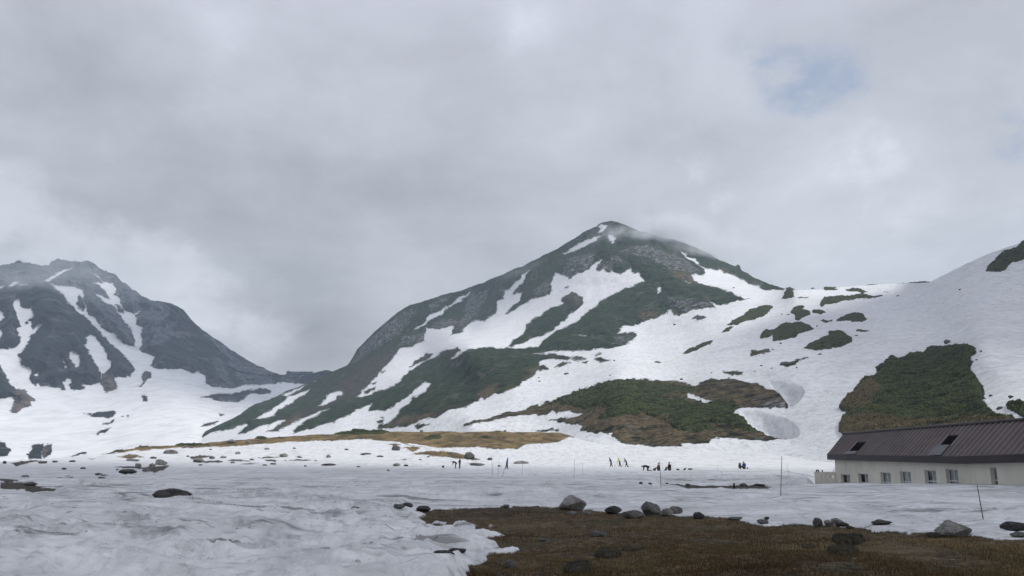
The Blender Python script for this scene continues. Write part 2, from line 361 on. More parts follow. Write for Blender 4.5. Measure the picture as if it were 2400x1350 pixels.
G1_OPS = [('d', MEADOW), ('d', TURF), ('s', z8('640,972 660,955 740,962 730,972')), ('s', z8('765,992 800,962 840,958 960,985 930,1002 850,1000')), ('s', z8('1030,992 1050,978 1072,990')),
          ('d', z5('1700,845 1850,828 2000,838 2100,866 2175,890 2080,893 1950,872 1800,860')), ('d', z5('1510,788 1580,780 1620,790 1560,795')), ('d', z5('1630,812 1700,802 1760,815 1700,832')),
          ('d', z5('2080,920 2130,915 2190,925 2150,930')), ('s', z5('1640,775 1800,800 1880,812 1840,818 1700,800')),
          ('d', P('1562,1135 1600,1136 1660,1137 1700,1137.5 1730,1136.5 1775,1138 1812,1139 1800,1143 1740,1145 1690,1143 1600,1141')), ('d', z7('0,690 120,692 200,700 250,712 300,730 405,742 380,752 250,757 120,745 0,735')),
          ('d', z7('820,510 900,495 1010,512 920,522')), ('d', z7('80,560 160,540 290,540 200,560 120,575')), ('d', z7('270,552 330,550 320,562')),
          ('d', z7('800,582 900,578 1000,585 1200,572 1160,600 1090,622 1020,600 900,592')), ('d', z7('850,600 930,600 955,625 900,628')), ('d', z7('1370,545 1480,540 1575,540 1560,552 1420,558')),
          ('d', z7('1330,512 1420,500 1500,508 1440,520 1350,525')), ('d', z7('1600,535 1700,530 1760,538 1640,543')), ('d', z7('1790,520 1900,512 1960,515 1880,522')), ('d', z7('1690,560 1760,556 1840,552 1740,566')),
          ('d', z7('1860,532 1930,530 1940,545 1880,545')), ('d', z7('2000,540 2100,532 2230,540 2100,543')), ('d', z7('2080,515 2130,515 2120,522')), ('d', z7('2255,568 2300,560 2365,568 2300,574')), ('d', z7('1040,520 1080,512 1105,522')),
          ('d', z7('890,540 980,535 970,543')), ('d', z7('610,525 680,525 640,530')), ('d', z7('460,655 520,658 500,662')), ('d', z7('700,630 760,634 730,640')), ('d', z7('460,640 490,640 475,646')), ('d', z7('560,700 590,695 575,706')),
          ('d', z8('130,490 210,488 160,497')), ('d', z8('410,528 470,524 450,532')), ('d', z8('880,560 930,556 985,566 920,572')), ('d', z8('400,945 460,940 430,952'))]
EARTH = [z7('0,690 120,692 200,700 250,712 300,730 405,742 380,752 250,757 120,745 0,735'), P('1560,1134 1860,1134 1860,1144 1560,1144'), z7('60,540 1250,500 1250,640 60,640'), z7('1300,495 2400,500 2400,580 1300,580')]
SHRUBS1_SNOWFREE = None
TRENCH = P('1530,1113 1620,1112 1700,1112 1800,1113 1880,1118 1895,1128 1850,1139 1760,1141.5 1700,1141 1600,1139 1540,1137')
SLUSH = [z8('-1050,790 -600,800 -300,818 0,838 150,846 300,850 420,862 470,872 420,884 300,884 120,874 0,862 -300,842 -620,818 -1050,800'), z8('380,885 470,895 440,915 330,905'), z8('150,1010 260,1015 280,1035 180,1032'), z8('-150,1000 20,1010 40,1040 -100,1032'),
         z7('870,1052 1000,1058 1060,1080 1250,1098 1200,1104 1000,1095 900,1080'), z7('800,1000 960,988 1050,1008 900,1014'), z7('300,1052 420,1048 440,1068 380,1074'), z7('1520,1028 1600,1020 1750,1038 1880,1050 1800,1066 1650,1052'), z7('800,1158 900,1160 1080,1195 1090,1208 900,1198'), z7('1650,1215 1900,1195 2100,1200 2050,1240 1800,1270 1650,1250'), z7('2050,930 2300,915 2420,925 2400,955 2150,950'), z7('1850,1120 2100,1115 2080,1145 1880,1142'), z8('880,1310 1000,1318 1090,1352 1060,1400 860,1400 850,1345')]
def pos1(px, py, full=False):
    px = np.atleast_1d(np.asarray(px, float)); py = np.atleast_1d(np.asarray(py, float))
    r = base1(px, py)
    # snow cutting in the middle distance: the lane is a real trench about a metre deep
    ta = sstep(px, 1490, 1570) * (1 - sstep(px, 1835, 1895))
    lip = 1140.0 + 1.2 * fbm(px / 14, px * 0, oct=3, seed=40); top = 1114.5 + .8 * fbm(px / 11, px * 0 + 7, oct=3, seed=41)
    rw = base1(px, np.full_like(px, 1115.5)) * (1 - .085 * sstep(py, 1113, 1140)) + .22 * fbm(px / 5, py / 30, oct=3, seed=43)
    intr = sstep(py, top - 2.5, top) * (1 - sstep(py, lip - .8, lip + .3)) * ta
    r = r + (rw - r) * intr
    x, y, z = at_range(px, py, r)
    wx, wy = warp(px, py, 2.6, 2)
    s = paint(wx, wy, 45.0, G1_OPS)
    if full or True:
        snowy = sstep(s, -1, 5)
        cell = r * r / (EYE * F) * .85           # ground length of one mesh row
        h = np.zeros_like(r); hot = sstep(px, 1800, 1900) * sstep(r, 38, 48)
        xw = x + .5 * fbm(x / 1.9, y / 1.9, oct=2, seed=301) + 1.2 * fbm(x / 7, y / 7, oct=2, seed=302); yw = y + .5 * fbm(x / 1.9, y / 1.9, oct=2, seed=303)
        for lam, amp, sx, sd in ((.24, .05, 1.3, 8), (.5, .09, 1.4, 1), (1.0, .115, 1.3, 2), (2.1, .12, 1.5, 3), (4.6, .15, 1.8, 7), (9., .24, 2.0, 4), (21., .20, 1.8, 5), (48., .16, 1.5, 6)):
            fade = sstep(lam / cell, 1.5, 3.5) * (1 if lam < 5 else sstep(r, 14, 45) * (1 - .6 * sstep(r, 110, 200)))
            n = noise((xw if lam < 8 else x) / (lam * sx), (yw if lam < 8 else y) / lam, seed=sd * 31)
            n = (1 - 2 * np.abs(n)) * .75 + n * .35 if lam < 6 else n
            h = h + amp * n * fade * (1 - .85 * hot if lam > 3 else 1 - .5 * hot)
        rs = (1 - .55 * sstep(px, 1150, 1500) * sstep(py, 1110, 1200)) * (1 - .96 * intr)
        t = .045 * fbm(x / .55, y / .55, oct=3, seed=77) * (1 - sstep(r, 35, 80)) + .10 * fbm(x / 3.5, y / 3.5, oct=3, seed=78) + .5 * fbm(x / 22, y / 30, oct=3, seed=79) * sstep(r, 150, 230)
        z = z + h * snowy * rs * np.where(r < 45, .12 + .88 * sstep(s, 2, 26), 1) + t * (1 - snowy)
        z = z + .07 * (1 - sstep(r, 35, 80)) * np.sqrt(np.clip((s + .5) / 9.0, 0, 1)) - .025 * (1 - sstep(r, 35, 80))
        z = z - 1.2 * sstep(px, 1885, 1925) * sstep(r, 53.5, 58) * (1 - sstep(r, 85, 105))      # the snow falls away in front of the hotel wall
    return (x, y, z, s, r, intr) if full else np.stack([x, y, z], -1)
def g1(px, py): return Vector(pos1(px, py)[0])
def build_ground():
    cols = np.concatenate([np.arange(-1100, -330, 14.0), np.arange(-330, 2735, 2.1), np.arange(2735, 3900, 14.0)]); nr = 520
    t = np.linspace(0, 1, nr)[:, None]
    cr = crest1(cols)[None, :]
    py = 1450 + (cr - 1450) * t ** .93
    px = np.broadcast_to(cols[None, :], py.shape)
    x, y, z, s, r, intr = pos1(px.ravel(), py.ravel(), True)
    sh = py.shape
    x, y, z = (a.reshape(sh) for a in (x, y, z)); rr = r.reshape(sh)
    # far side of the plateau edge, falling away out of sight
    ex = []
    for k, (f, dz) in enumerate(((1.02, .25), (1.05, 1.2), (1.1, 4), (1.18, 10), (1.3, 22), (1.5, 45))):
        ex.append((x[-1] * f, y[-1] * f, z[-1] - dz))
    # near side: carries on under and behind the camera
    nb = []
    for f, dz in ((-.6, 0.0), (.1, 0.0), (.6, 0.0)):
        nb.append((x[0] * max(f, .3) if f > 0 else x[0] * 1.0, np.full_like(y[0], 0) + y[0] * f, z[0] * 0 - .02))
    X = np.vstack([n[0] for n in nb] + [x] + [e[0] for e in ex]); Y = np.vstack([n[1] for n in nb] + [y] + [e[1] for e in ex]); Z = np.vstack([n[2] for n in nb] + [z] + [e[2] for e in ex])
    def ext(a, top=None): a = a.reshape(sh); return np.vstack([a[:1]] * 3 + [a] + [a[-1:]] * 6)
    wx, wy = warp(px.ravel(), py.ravel(), 3, 9)
    earth = blend(wx, wy, EARTH, 4)
    tan = np.where(rr.ravel() > 100, 1.0, 0.0)
    sh_ = sstep(px.ravel(), 850, 1350); dirt_shade = 1 - .9 * sstep(rr.ravel() + 34 * fbm(wx / 70, wy / 9, oct=4, seed=60), 80 - 48 * sh_, 200 - 66 * sh_)  # near snow darker by range: dirt, with cloud shade painted in
    dirt_shade = np.maximum(dirt_shade, intr * 1.1)  # shading of the trench wall painted in through the same mask
    ux, uy = warp(px.ravel(), py.ravel(), 9, 13); slush = blend(ux, uy, SLUSH, 9)
    o = mesh_np('ground', np.stack([X.ravel(), Y.ravel(), Z.ravel()], -1), grid_quads(*X.shape), M['ground'],
                attrs={'snow': ext(s), 'tan': ext(tan), 'earth': ext(earth), 'dirt_shade': ext(dirt_shade), 'slush': ext(slush)})
    return tag(o, kind='structure')
# ================================================================== MAIN MOUNTAIN, COL AND SNOW SLOPE
SKY2 = np.vstack([P('380,1085 440,1048'), z5('215,737 240,695 330,650 440,600 520,550 590,500 680,470 780,430 820,407 950,362 1010,337 1140,275 1240,230'),
    z2('390,1060 410,1020 470,960 540,890 620,820 700,750 780,710 900,670 1010,635 1120,605 1210,580 1300,545 1400,500 1500,460 1600,420 1700,370 1800,315 1900,260 1950,228 2000,195 2080,150 2130,128 2200,115'),
    z3('440,125 540,160 600,185 700,210 850,250 900,260 980,300 1050,330 1150,380 1270,430 1286,424 1300,427 1312,465 1350,485 1470,540 1550,570 1620,590 1680,600 1900,594 2000,580 2100,570 2270,562'),
    P('2100,665 2177,662'), z4('1800,210 1900,160 2000,110 2150,45 2280,0 2400,-45 2700,-150 3600,-420')])
R2 = RBF([(1850,680,760),(2000,669,820),(2100,666,790),(2177,664,650),(2060,720,610),(2300,607,590),(2400,566,560),(2700,470,510),(3500,430,430),(3500,1050,150),(2400,700,455),(2200,760,460),(2700,700,390),
    (2400,980,150),(2700,980,120),(2700,1100,95),(2000,1010,205),(2150,1000,185),(2300,900,230),(2300,820,275),(2050,830,340),(1950,800,430),(1800,780,520),(1620,830,520),(1900,720,640),(1750,740,680),
    (1850,900,300),(1850,1020,238),(1700,1046,232),(1500,1046,246),(1450,890,350),(1650,890,345),(1300,960,345),(1100,990,345),(1100,1040,322),(1300,1028,292),(1400,850,520),(1200,920,440),(1000,1000,430),(1000,1060,330),
    (1300,825,680),(1433,518,1300),(1733,622,1180),(1840,677,860),(1640,660,930),(1740,702,780),(1500,800,660),(1500,660,960),(1350,640,1120),(1300,585,1350),(1200,633,1390),(1000,703,1420),(960,717,1420),(900,755,1400),
    (830,835,1370),(780,872,1360),(717,901,1290),(600,947,1080),(472,1025,820),(400,1090,700),(600,1010,720),(800,1000,620),(833,930,880),(1000,850,1020),(1100,780,1120),(1200,740,1120),(1100,820,730),(1270,830,700),
    (900,1000,560),(1000,920,620),(1100,900,610),(700,1080,480),(900,1080,420),(1500,1100,200),(1900,1100,180)], 2e-4)
DARK2 = np.vstack([P('380,1120 380,1000 480,960 600,900 780,820 900,700 1100,620 1300,540 1433,480 1600,520 1760,600 1850,660'),
    z3('1620,598 1600,602 1340,668 1280,675 1240,685 1160,705 1100,690 1130,725 1000,735 940,745 880,775 850,770 820,735 790,745 770,770 730,790 640,810 560,845 480,858 430,910 560,890 585,920 530,955 500,985 340,1015 0,1030'),
    z6('740,145 940,155 1030,170 1000,190 900,185 860,180 800,200 790,230 850,235 860,255 770,270 760,290 680,340 600,390 510,430 460,420 405,468 385,448 300,510 200,540 150,545 70,600 0,605'),
    z5('1700,640 1640,660 1540,665 1460,672 1440,680 1390,555 1420,500 1300,545 1210,600 1100,640 960,680 850,705 900,660 1000,600 1120,535 1010,570 870,640 920,605 850,640 760,690 680,700 740,660 810,610 790,605 740,620 680,650 670,640 620,660 560,690 465,715 540,650 520,640 440,670 350,690 300,700 215,740')])
KNOLL = np.vstack([z6('260,642 330,620 450,595 550,555 620,550 720,515 850,480 1000,430 1150,390 1270,345 1380,328 1550,328 1700,340 1830,352 1890,380 1920,345 2000,330 2100,322 2200,330'),
    z9('480,0 540,12 620,40 700,75 745,110 740,150 620,170 430,165 345,185 380,210 440,240 450,280 560,330 590,365 660,370 730,380 600,397 380,380 200,375 190,400 190,415 100,415 0,425'),
    z6('1790,800 1550,795 1400,785 1330,750 1290,710 1220,700 1110,695 1060,680 1090,655 960,640 920,620 910,610 1010,595 1080,575 1100,560 1020,550 880,560 700,577 600,592 400,622 270,647')])
BIG = z4('1150,1345 1100,1290 1100,1240 1130,1190 1155,1160 1100,1135 1115,1080 1170,1030 1260,930 1265,905 1340,900 1380,870 1360,850 1430,800 1480,775 1540,790 1610,745 1700,735 1730,690 1780,695 1850,695 1920,685 2010,690 2060,715 2060,740 2020,770 2050,800 2020,850 2060,910 2110,980 2115,1020 2120,1080 2130,1110 2180,1160 2200,1180 2330,1200 2345,1260 2420,1280 2700,1300 2700,1500 1150,1500')
S2 = z2('2400,500 2390,480 2340,480 2345,430 2330,455 2260,480 2250,490 2200,465 2180,475 2140,465 2170,430 2155,440 2110,470 2095,465 2100,440 2130,385 2085,405 2060,430 1990,490 1960,485 1900,530 1900,510 1860,490 1820,480 1790,505 1780,560 1770,620 1740,640 1640,660 1580,700 1500,750 1455,775 1480,730 1540,690 1570,615 1500,625 1580,540 1590,510 1630,465 1570,490 1540,530 1490,590 1440,600 1450,655 1400,680 1380,720 1390,750 1310,815 1240,815 1210,825 1150,870 1140,900 1070,915 1100,860 1070,850 960,880 900,868 890,900 890,960 800,995 700,1020 690,1050 610,1130 560,1190 400,1350 480,1345 560,1310 640,1280 720,1230 800,1160 900,1090 960,1075 1000,1040 1110,1008 1130,1035 1060,1080 1090,1080 1200,1010 1300,1005 1470,1010 1520,1012 1690,1000 1710,960 1800,890 1900,860 1980,800 2060,730 2160,650 2310,580 2440,535')
S1 = z3('880,320 930,345 1000,390 1020,420 1060,445 1150,455 1250,490 1330,525 1360,555 1460,590 1550,602 1640,600 1640,640 1340,668 1270,630 1180,590 1100,570 1030,552 1000,545 960,500 950,485 1050,485 1060,470 1030,430 960,390 910,345')
GUL = z5('1840,355 1790,410 1710,450 1610,560 1550,610 1470,650 1440,700 1380,690 1390,555 1500,540 1560,520 1640,470 1700,400 1790,348')
G2_OPS = [('d', DARK2), ('s', S1), ('s', S2), ('s', GUL),
    ('d', z2('1465,1010 1600,880 1600,850 1680,790 1780,720 1870,700 1860,670 1880,630 1930,610 1960,640 2000,650 2010,690 1960,730 1900,770 1850,830 1780,880 1700,920 1560,980')),
    ('d', z2('775,1138 850,1080 900,1045 940,1040 930,1070 860,1105 800,1135')), ('d', z2('1866,580 1885,562 1895,580')),
    ('s', z2('1857,347 1900,318 1940,283 2000,258 2150,207 2100,247 2010,297 1990,302 1900,337')), ('s', z2('2090,147 2130,133 2150,140 2178,147 2150,182 2108,192 2130,155')), ('s', z2('2180,215 2200,210 2240,235 2230,265 2210,270 2185,245')),
    ('s', z2('812,885 840,850 900,815 920,765 960,755 1010,742 1060,712 1120,657 1212,610 1182,645 1080,718 1000,768 940,802 890,842')), ('s', z3('720,592 748,585 745,610 730,635')), ('s', z3('925,538 970,548 950,554')), ('s', z3('175,918 215,912 210,925')),
    ('s', z5('1030,515 1100,440 1180,408 1215,418 1170,462 1100,502')), ('s', z5('600,612 700,548 760,508 830,447 990,396 950,432 850,492 770,542 730,577 650,602')), ('s', z5('780,430 830,420 960,360 900,402 850,432 820,442')), ('s', z5('1005,340 1045,322 1030,335')),
    ('s', z5('870,640 920,605 900,640')), ('d', z5('1350,410 1450,375 1440,400 1370,425')), ('d', z5('1475,285 1510,265 1490,290')), ('d', z5('1410,355 1445,340 1425,362')), ('d', z5('1690,445 1715,435 1700,460')), ('d', z5('1475,590 1505,582 1490,600')), ('d', z5('1450,625 1495,610 1490,640')),
    ('d', z6('1020,190 1060,170 1115,185 1060,198')), ('d', z6('910,235 960,205 1025,212 950,238')), ('d', z6('1170,195 1200,178 1290,188 1240,203')), ('d', z6('1080,212 1130,198 1120,216')), ('d', z6('1165,160 1230,152 1200,166')), ('d', z5('1710,655 1760,640 1815,650 1740,680')),
    ('d', z3('975,800 1000,785 1055,790 1040,812')), ('d', z3('1190,1172 1230,1167 1330,1178 1320,1190 1250,1196 1190,1185')), ('d', z3('1600,1130 1660,1115 1690,1103 1785,1085 1750,1100 1700,1118 1690,1135 1640,1145')), ('d', z3('1372,1050 1390,1025 1440,1020 1500,1008 1512,1030 1460,1040 1390,1062')),
    ('d', KNOLL), ('s', z9('25,65 60,60 130,100 195,125 200,133 120,125 100,108 40,100')), ('d', BIG), ('d', z6('850,610 900,608 890,616')), ('d', z6('745,690 850,685 930,690 800,702')), ('d', z6('470,690 560,688 550,700 480,702'))]
ROCK2 = [z2('340,1130 380,1080 420,1010 480,950 600,850 700,770 800,720 830,760 720,900 640,960 500,1040 400,1120'), z2('700,1000 720,930 820,900 890,880 890,960 800,990'), z2('890,860 1000,800 1090,790 1150,850 1080,850 960,880'),
    z2('1180,620 1330,590 1340,620 1300,720 1240,800 1150,870 1100,900 1150,780 1170,680'), z2('900,700 1010,650 1110,620 1000,720 920,760'), z2('1840,490 1900,370 2000,330 2090,310 2070,400 1980,480 1900,530'), z2('1700,540 1770,540 1770,620 1640,660'), z2('1930,235 2000,200 2010,230 1960,255'),
    z3('450,330 520,290 640,270 800,330 880,350 960,400 1050,485 900,470 800,460 700,400 560,360'), z3('300,420 450,330 480,400 380,480 300,470'), z3('780,640 900,640 1060,680 1120,720 960,740 820,730'), z3('400,980 420,920 560,890 585,920 500,985'), z2('1060,1140 1100,1085 1155,1090 1130,1130 1080,1155'), z2('1390,540 1480,580 1420,660'),
    z9('420,120 560,80 745,110 740,155 560,170'), z3('1350,555 1440,540 1480,580 1400,590'), z3('975,800 1000,785 1055,790 1040,812'), z6('1020,190 1060,170 1115,185 1060,198')]
TAN2 = [z3('800,470 860,465 950,490 1000,530 1020,550 960,545 880,520'), z3('1110,435 1200,455 1260,490 1200,470 1120,455'), z3('550,770 650,745 740,755 700,790 620,800'), z3('820,740 850,730 870,770 840,770'), z3('1060,655 1100,655 1090,675'),
    z5('680,700 760,650 800,600 920,570 900,610 820,650'), z5('1550,620 1650,590 1760,575 1840,560 1860,590 1700,630 1560,655 1480,670'), z5('2140,450 2220,360 2300,360 2280,410 2200,465'), z6('520,430 560,380 640,355 700,300 760,270 720,310 600,400'), z6('690,250 800,240 750,290'), z5('1500,650 1640,640 1600,662'),
    z3('1190,1172 1330,1175 1320,1192 1190,1188'), z3('1372,1050 1512,1010 1512,1035 1390,1065'), z6('910,235 1025,208 950,240'), KNOLL]
BUSH2 = [z2('1870,690 1860,665 1880,625 1930,608 2005,655 2010,690'), z5('1590,130 1530,200 1460,290 1380,380 1290,460 1200,470 1000,560 880,620 900,590 1020,520 1150,430 1200,330 1300,270 1370,200 1450,150'), z2('1000,1040 1110,1008 1130,1035 1060,1080'), z2('775,1138 850,1080 940,1040 930,1070 800,1135'),
    z5('1800,600 1900,550 2100,490 2120,510 1900,610'), z2('1080,780 1150,800 1160,870 1080,850'), z3('0,1060 130,1060 215,1085 120,1100')]
def pos2(px, py, full=False):
    px = np.atleast_1d(np.asarray(px, float)); py = np.atleast_1d(np.asarray(py, float))
    r = R2(px, py)
    x, y, z = at_range(px, py, r)
    wx, wy = warp(px, py, 4.5, 21)
    s = paint(wx, wy, 45.0, G2_OPS)
    far = sstep(r, 380, 800)
    rib = sstep(s, 4, -22)
    amp = far
    n1 = fbm(x / 150, y / 150, z / 90, 4, 101); n2 = ridged(x / 40, y / 40, z / 55, 4, 133); n3 = fbm(x / 9, y / 9, z / 12, 4, 166)
    seam = sstep(1052 - py, 0, 60)
    dr = -rib * (13 * far + 1.5) - far * 15 * n1 * (.3 + .7 * rib) - rib * far * 6.5 * n2 - rib * (.5 + 2.0 * far) * n3 - (1 - rib) * (.35 * far) * n3
    dr = dr + far * 7 * (1 - rib) * sstep(s, 5, 40)
    # wind scoops beside the knoll
    x, y, z = at_range(px, py, r + dr * seam)
    z = z - seam * 1.2 * fbm(x / 60, y / 60, oct=3, seed=180) * sstep(r, 220, 300) * (1 - far)
    z = z + (1 - far) * seam * (1 - rib) * .35 * noise(x / 9, y / 9, seed=190)
    for poly, dep in ((np.array(z9('600,-15 760,-2 830,18 852,50 840,85 800,122 752,150 730,120 680,70 640,45')), 5.5), (np.array(z9('400,180 560,190 680,222 760,265 805,310 822,350 800,375 750,385 640,370 560,322 460,270')), 5.0)):
        sd = sdist(px, py, poly, 30)
        kk = np.clip((sd + .5) / max(sd.max(), 8), 0, 1); z = z - dep * (1 - (1 - kk) ** (1.3 + 3.4 * sstep(px, poly[:, 0].min() + 20, poly[:, 0].max() - 10))) 
    if full: return x, y, z, s, r, wx, wy
    return np.stack([x, y, z], -1)
def g2(px, py): return Vector(pos2(px, py)[0])
def build_slopes():
    cols = np.concatenate([np.arange(384, 2735, 2.1), np.arange(2735, 3600, 14.0)]); nr = 330
    t = np.linspace(0, 1, nr)[:, None]
    top = np.interp(cols, SKY2[:, 0], SKY2[:, 1]) + fbm(cols / 17, cols * 0 + 9.1, oct=5, seed=15, gain=.6) * np.where((cols > 560) & (cols < 1830), 4.0, .6)
    bot = np.maximum(1112, top + 25)
    py = bot[None, :] + (top - bot)[None, :] * t; px = np.broadcast_to(cols[None, :], py.shape); sh = py.shape
    x, y, z, s, r, wx, wy = pos2(px.ravel(), py.ravel(), True)
    at = {'snow': s, 'rock': blend(wx, wy, ROCK2, 7), 'tan': blend(wx, wy, TAN2, 6), 'bush': blend(wx, wy, BUSH2, 7)}
    x, y, z = (a.reshape(sh) for a in (x, y, z)); ex = []
    for f, dz in ((1.012, 3), (1.04, 16), (1.10, 50), (1.2, 120), (1.35, 220)):
        ex.append((x[-1] * f, y[-1] * f, z[-1] - dz * np.minimum(1, np.hypot(x[-1], y[-1]) / 900)))
    fr = [(x[0] * f, y[0] * f, z[0] - d) for f, d in ((.8, 30), (.93, 9))]
    S = lambda k, a: np.vstack([n[k] for n in fr] + [a] + [e[k] for e in ex])
    X, Y, Z = S(0, x), S(1, y), S(2, z)
    ext = lambda a: np.vstack([a.reshape(sh)[:1]] * 2 + [a.reshape(sh)] + [a.reshape(sh)[-1:]] * 5)
    o = mesh_np('mountain', np.stack([X.ravel(), Y.ravel(), Z.ravel()], -1), grid_quads(*X.shape), M['slope'], attrs={k: ext(v) for k, v in at.items()})
    return tag(o, kind='structure')
# ================================================================== FAR MOUNTAIN ACROSS THE VALLEY
SKY3 = np.vstack([P('-420,660 -300,628 -150,640 -60,618'), z1('0,122 60,118 110,103 170,97 230,115 310,125 345,128 360,105 400,86 420,80 440,92 490,100 550,98 600,97 640,100 670,112 680,128 740,160 800,190 850,230 900,265 960,315 1000,345 1060,365 1130,378 1200,390 1240,410 1290,440 1330,490 1380,540 1420,580 1480,620 1550,660 1620,715 1700,765 1780,815 1850,845 1920,880 1960,893 1990,893 2010,887 2190,886 2240,872 2290,863 2340,870 2420,880 2700,980')])
R3 = RBF([(-300,1080,600),(-1000,1080,560),(-1000,700,1900),(0,1080,650),(300,1070,680),(500,1060,720),(0,1000,1000),(200,1000,1000),(450,1000,900),(0,930,1250),(250,905,1420),(350,880,1520),(490,900,1600),(640,905,1850),(700,882,2000),(780,875,2050),(900,900,2050),
    (0,850,1450),(100,830,1560),(200,850,1560),(100,700,1800),(40,760,1650),(200,760,1760),(300,780,1800),(140,612,2300),(0,620,2250),(-200,630,2250),(-250,800,1500),(60,672,1960),(230,640,2200),(330,700,2080),(400,706,2120),(380,800,1850),(500,806,2050),(600,862,2020),(560,880,1900),(600,960,1300),(900,1000,1400)], 2e-4)
SNOWF = z1('-900,705 0,705 90,705 120,760 150,800 140,825 205,840 225,870 205,920 240,970 265,950 290,980 340,970 380,985 430,985 445,1008 465,1010 445,940 470,925 505,920 490,960 500,995 545,1005 605,990 590,960 640,970 700,950 715,960 740,1020 770,1020 820,990 805,915 850,915 930,905 945,860 920,820 960,700 1010,745 1090,765 1080,800 1055,832 1100,850 1180,857 1260,857 1300,862 1360,885 1390,872 1440,910 1450,950 1500,980 1600,985 1720,970 1900,960 2000,955 2150,960 2400,1000 2400,1700 -900,1700')
GULLIES = [z1('85,380 130,362 145,410 200,430 232,420 228,470 195,505 228,530 225,580 292,532 292,555 230,605 195,645 180,710 120,770 60,860 0,900 0,705 90,705 130,690 148,640 125,575 148,560 130,480'),
    z1('345,250 370,265 430,265 500,280 560,290 600,330 590,350 610,430 625,470 690,520 720,550 720,575 800,600 820,640 880,680 960,700 1010,745 960,860 940,860 920,820 870,760 800,690 700,590 640,530 590,480 520,430 460,370 450,340'),
    z1('630,160 690,200 720,235 790,250 815,290 805,330 850,355 845,400 870,450 910,455 940,480 960,510 950,545 1000,565 985,620 1010,650 1000,690 985,720 1010,745 1000,770 955,700 955,640 930,590 850,490 790,420 720,370 665,320 700,330 770,365 740,310 650,230 700,245 720,240 660,185'),
    z1('600,620 630,605 670,630 710,690 750,745 775,800 755,860 740,890 730,935 710,925 715,870 680,820 640,760 600,710'), z1('485,740 520,725 560,760 555,830 530,840 495,790'), z1('440,775 450,790 465,835 450,842'),
    z1('305,237 400,183 517,135 470,172 400,207 330,242'), z1('55,265 75,240 142,230 120,250 60,270'), z1('130,265 200,250 200,260 140,270'), z1('-40,265 35,268 10,287 -40,284'), z1('-40,440 20,452 30,490 0,525 -40,530'), z1('-30,580 10,585 5,640 -30,700'), z1('245,895 275,880 265,905'), z1('930,470 995,435 960,475')]
G3_OPS = [('s', SNOWF)] + [('s', g) for g in GULLIES] + [('d', z1('545,325 580,345 595,395 590,440 600,465 560,430 540,390')), ('d', z1('800,403 830,400 862,440 862,468 830,450')), ('d', z1('178,520 195,513 200,540 182,540')),
    ('d', z1('-200,760 0,830 40,910 95,970 100,990 180,1000 215,1040 245,1085 200,1080 225,1120 170,1125 110,1170 60,1150 110,1100 100,1050 0,1070 -200,1100')), ('d', z1('720,890 800,905 820,1000 750,1022 715,970')), ('d', z1('1020,870 1060,880 1063,910 1010,940 990,977 978,975 1000,930 1005,900')), ('d', z1('1000,1040 1040,1045 1035,1070 1000,1080')),
    ('d', z1('640,1180 690,1152 800,1144 812,1170 790,1190 690,1197')), ('d', z1('588,1165 650,1160 640,1172')), ('d', z1('735,1242 812,1208 800,1227 750,1245')), ('d', z1('680,1312 720,1290 792,1263 740,1302 690,1317')), ('d', z1('1415,1050 1500,1035 1650,1025 1760,1000 1840,986 1905,1005 1890,1022 1760,1030 1720,1060 1670,1087 1540,1077')),
    ('d', z7('190,492 230,430 300,418 305,440 290,527 210,532')), ('d', z7('305,440 330,420 372,430 370,490 310,522 298,510')), ('d', z7('-60,412 45,405 40,440 82,470 50,497 30,512 -60,515')), ('d', z7('498,508 540,492 602,475 590,492 510,512')), ('d', z7('1420,302 1450,280 1540,263 1530,277 1450,297')), ('d', z7('860,235 875,230 865,238')), ('d', z7('895,220 915,228 900,235')), ('d', z7('1538,205 1575,208 1560,218'))]
ROCK3 = [z1('-900,60 2400,60 1240,400 1100,560 1020,690 960,500 800,340 640,470 600,330 400,250 0,270 -900,270'), z1('600,400 720,550 960,700 950,560 800,380 650,330'), z1('1420,580 1700,765 1900,880 1920,960 1720,970 1560,740'), z1('1480,760 1560,800 1640,960 1560,960'), z1('1100,560 1250,520 1200,640 1050,700'), z1('1980,890 2150,890 2060,960 1990,950'), z1('1540,1060 1680,1050 1660,1087 1540,1077'), z1('290,950 340,950 340,985 280,985')]
BUSH3 = [z1('720,890 800,905 820,1000 750,1022 715,970'), z1('1020,870 1063,880 1010,940 980,977 1000,900'), z1('100,990 180,1000 245,1085 225,1120 110,1170 60,1150'), z7('1420,302 1540,263 1450,297'), z7('305,440 372,430 310,522')]
def pos3(px, py, full=False):
    px = np.atleast_1d(np.asarray(px, float)); py = np.atleast_1d(np.asarray(py, float))
    r = R3(px, py); x, y, z = at_range(px, py, r)
    wx, wy = warp(px, py, 4.5, 71); s = paint(wx, wy, -45.0, G3_OPS)
    rib = sstep(s, 4, -28); up = sstep(990 - py, 0, 80)
    n1 = fbm(x / 260, y / 260, z / 160, 4, 201); n2 = ridged(x / 70, y / 70, z / 110, 5, 233); n3 = fbm(x / 18, y / 18, z / 26, 4, 266)
    dr = -rib * 60 * up - rib * 8 * (1 - up) - up * 26 * n1 - rib * (32 * up + 2) * n2 - rib * (5 * up + 1.5) * n3 - (1 - rib) * 1.2 * n3
    x, y, z = at_range(px, py, r + dr)
    if full: return x, y, z, s, wx, wy
    return np.stack([x, y, z], -1)
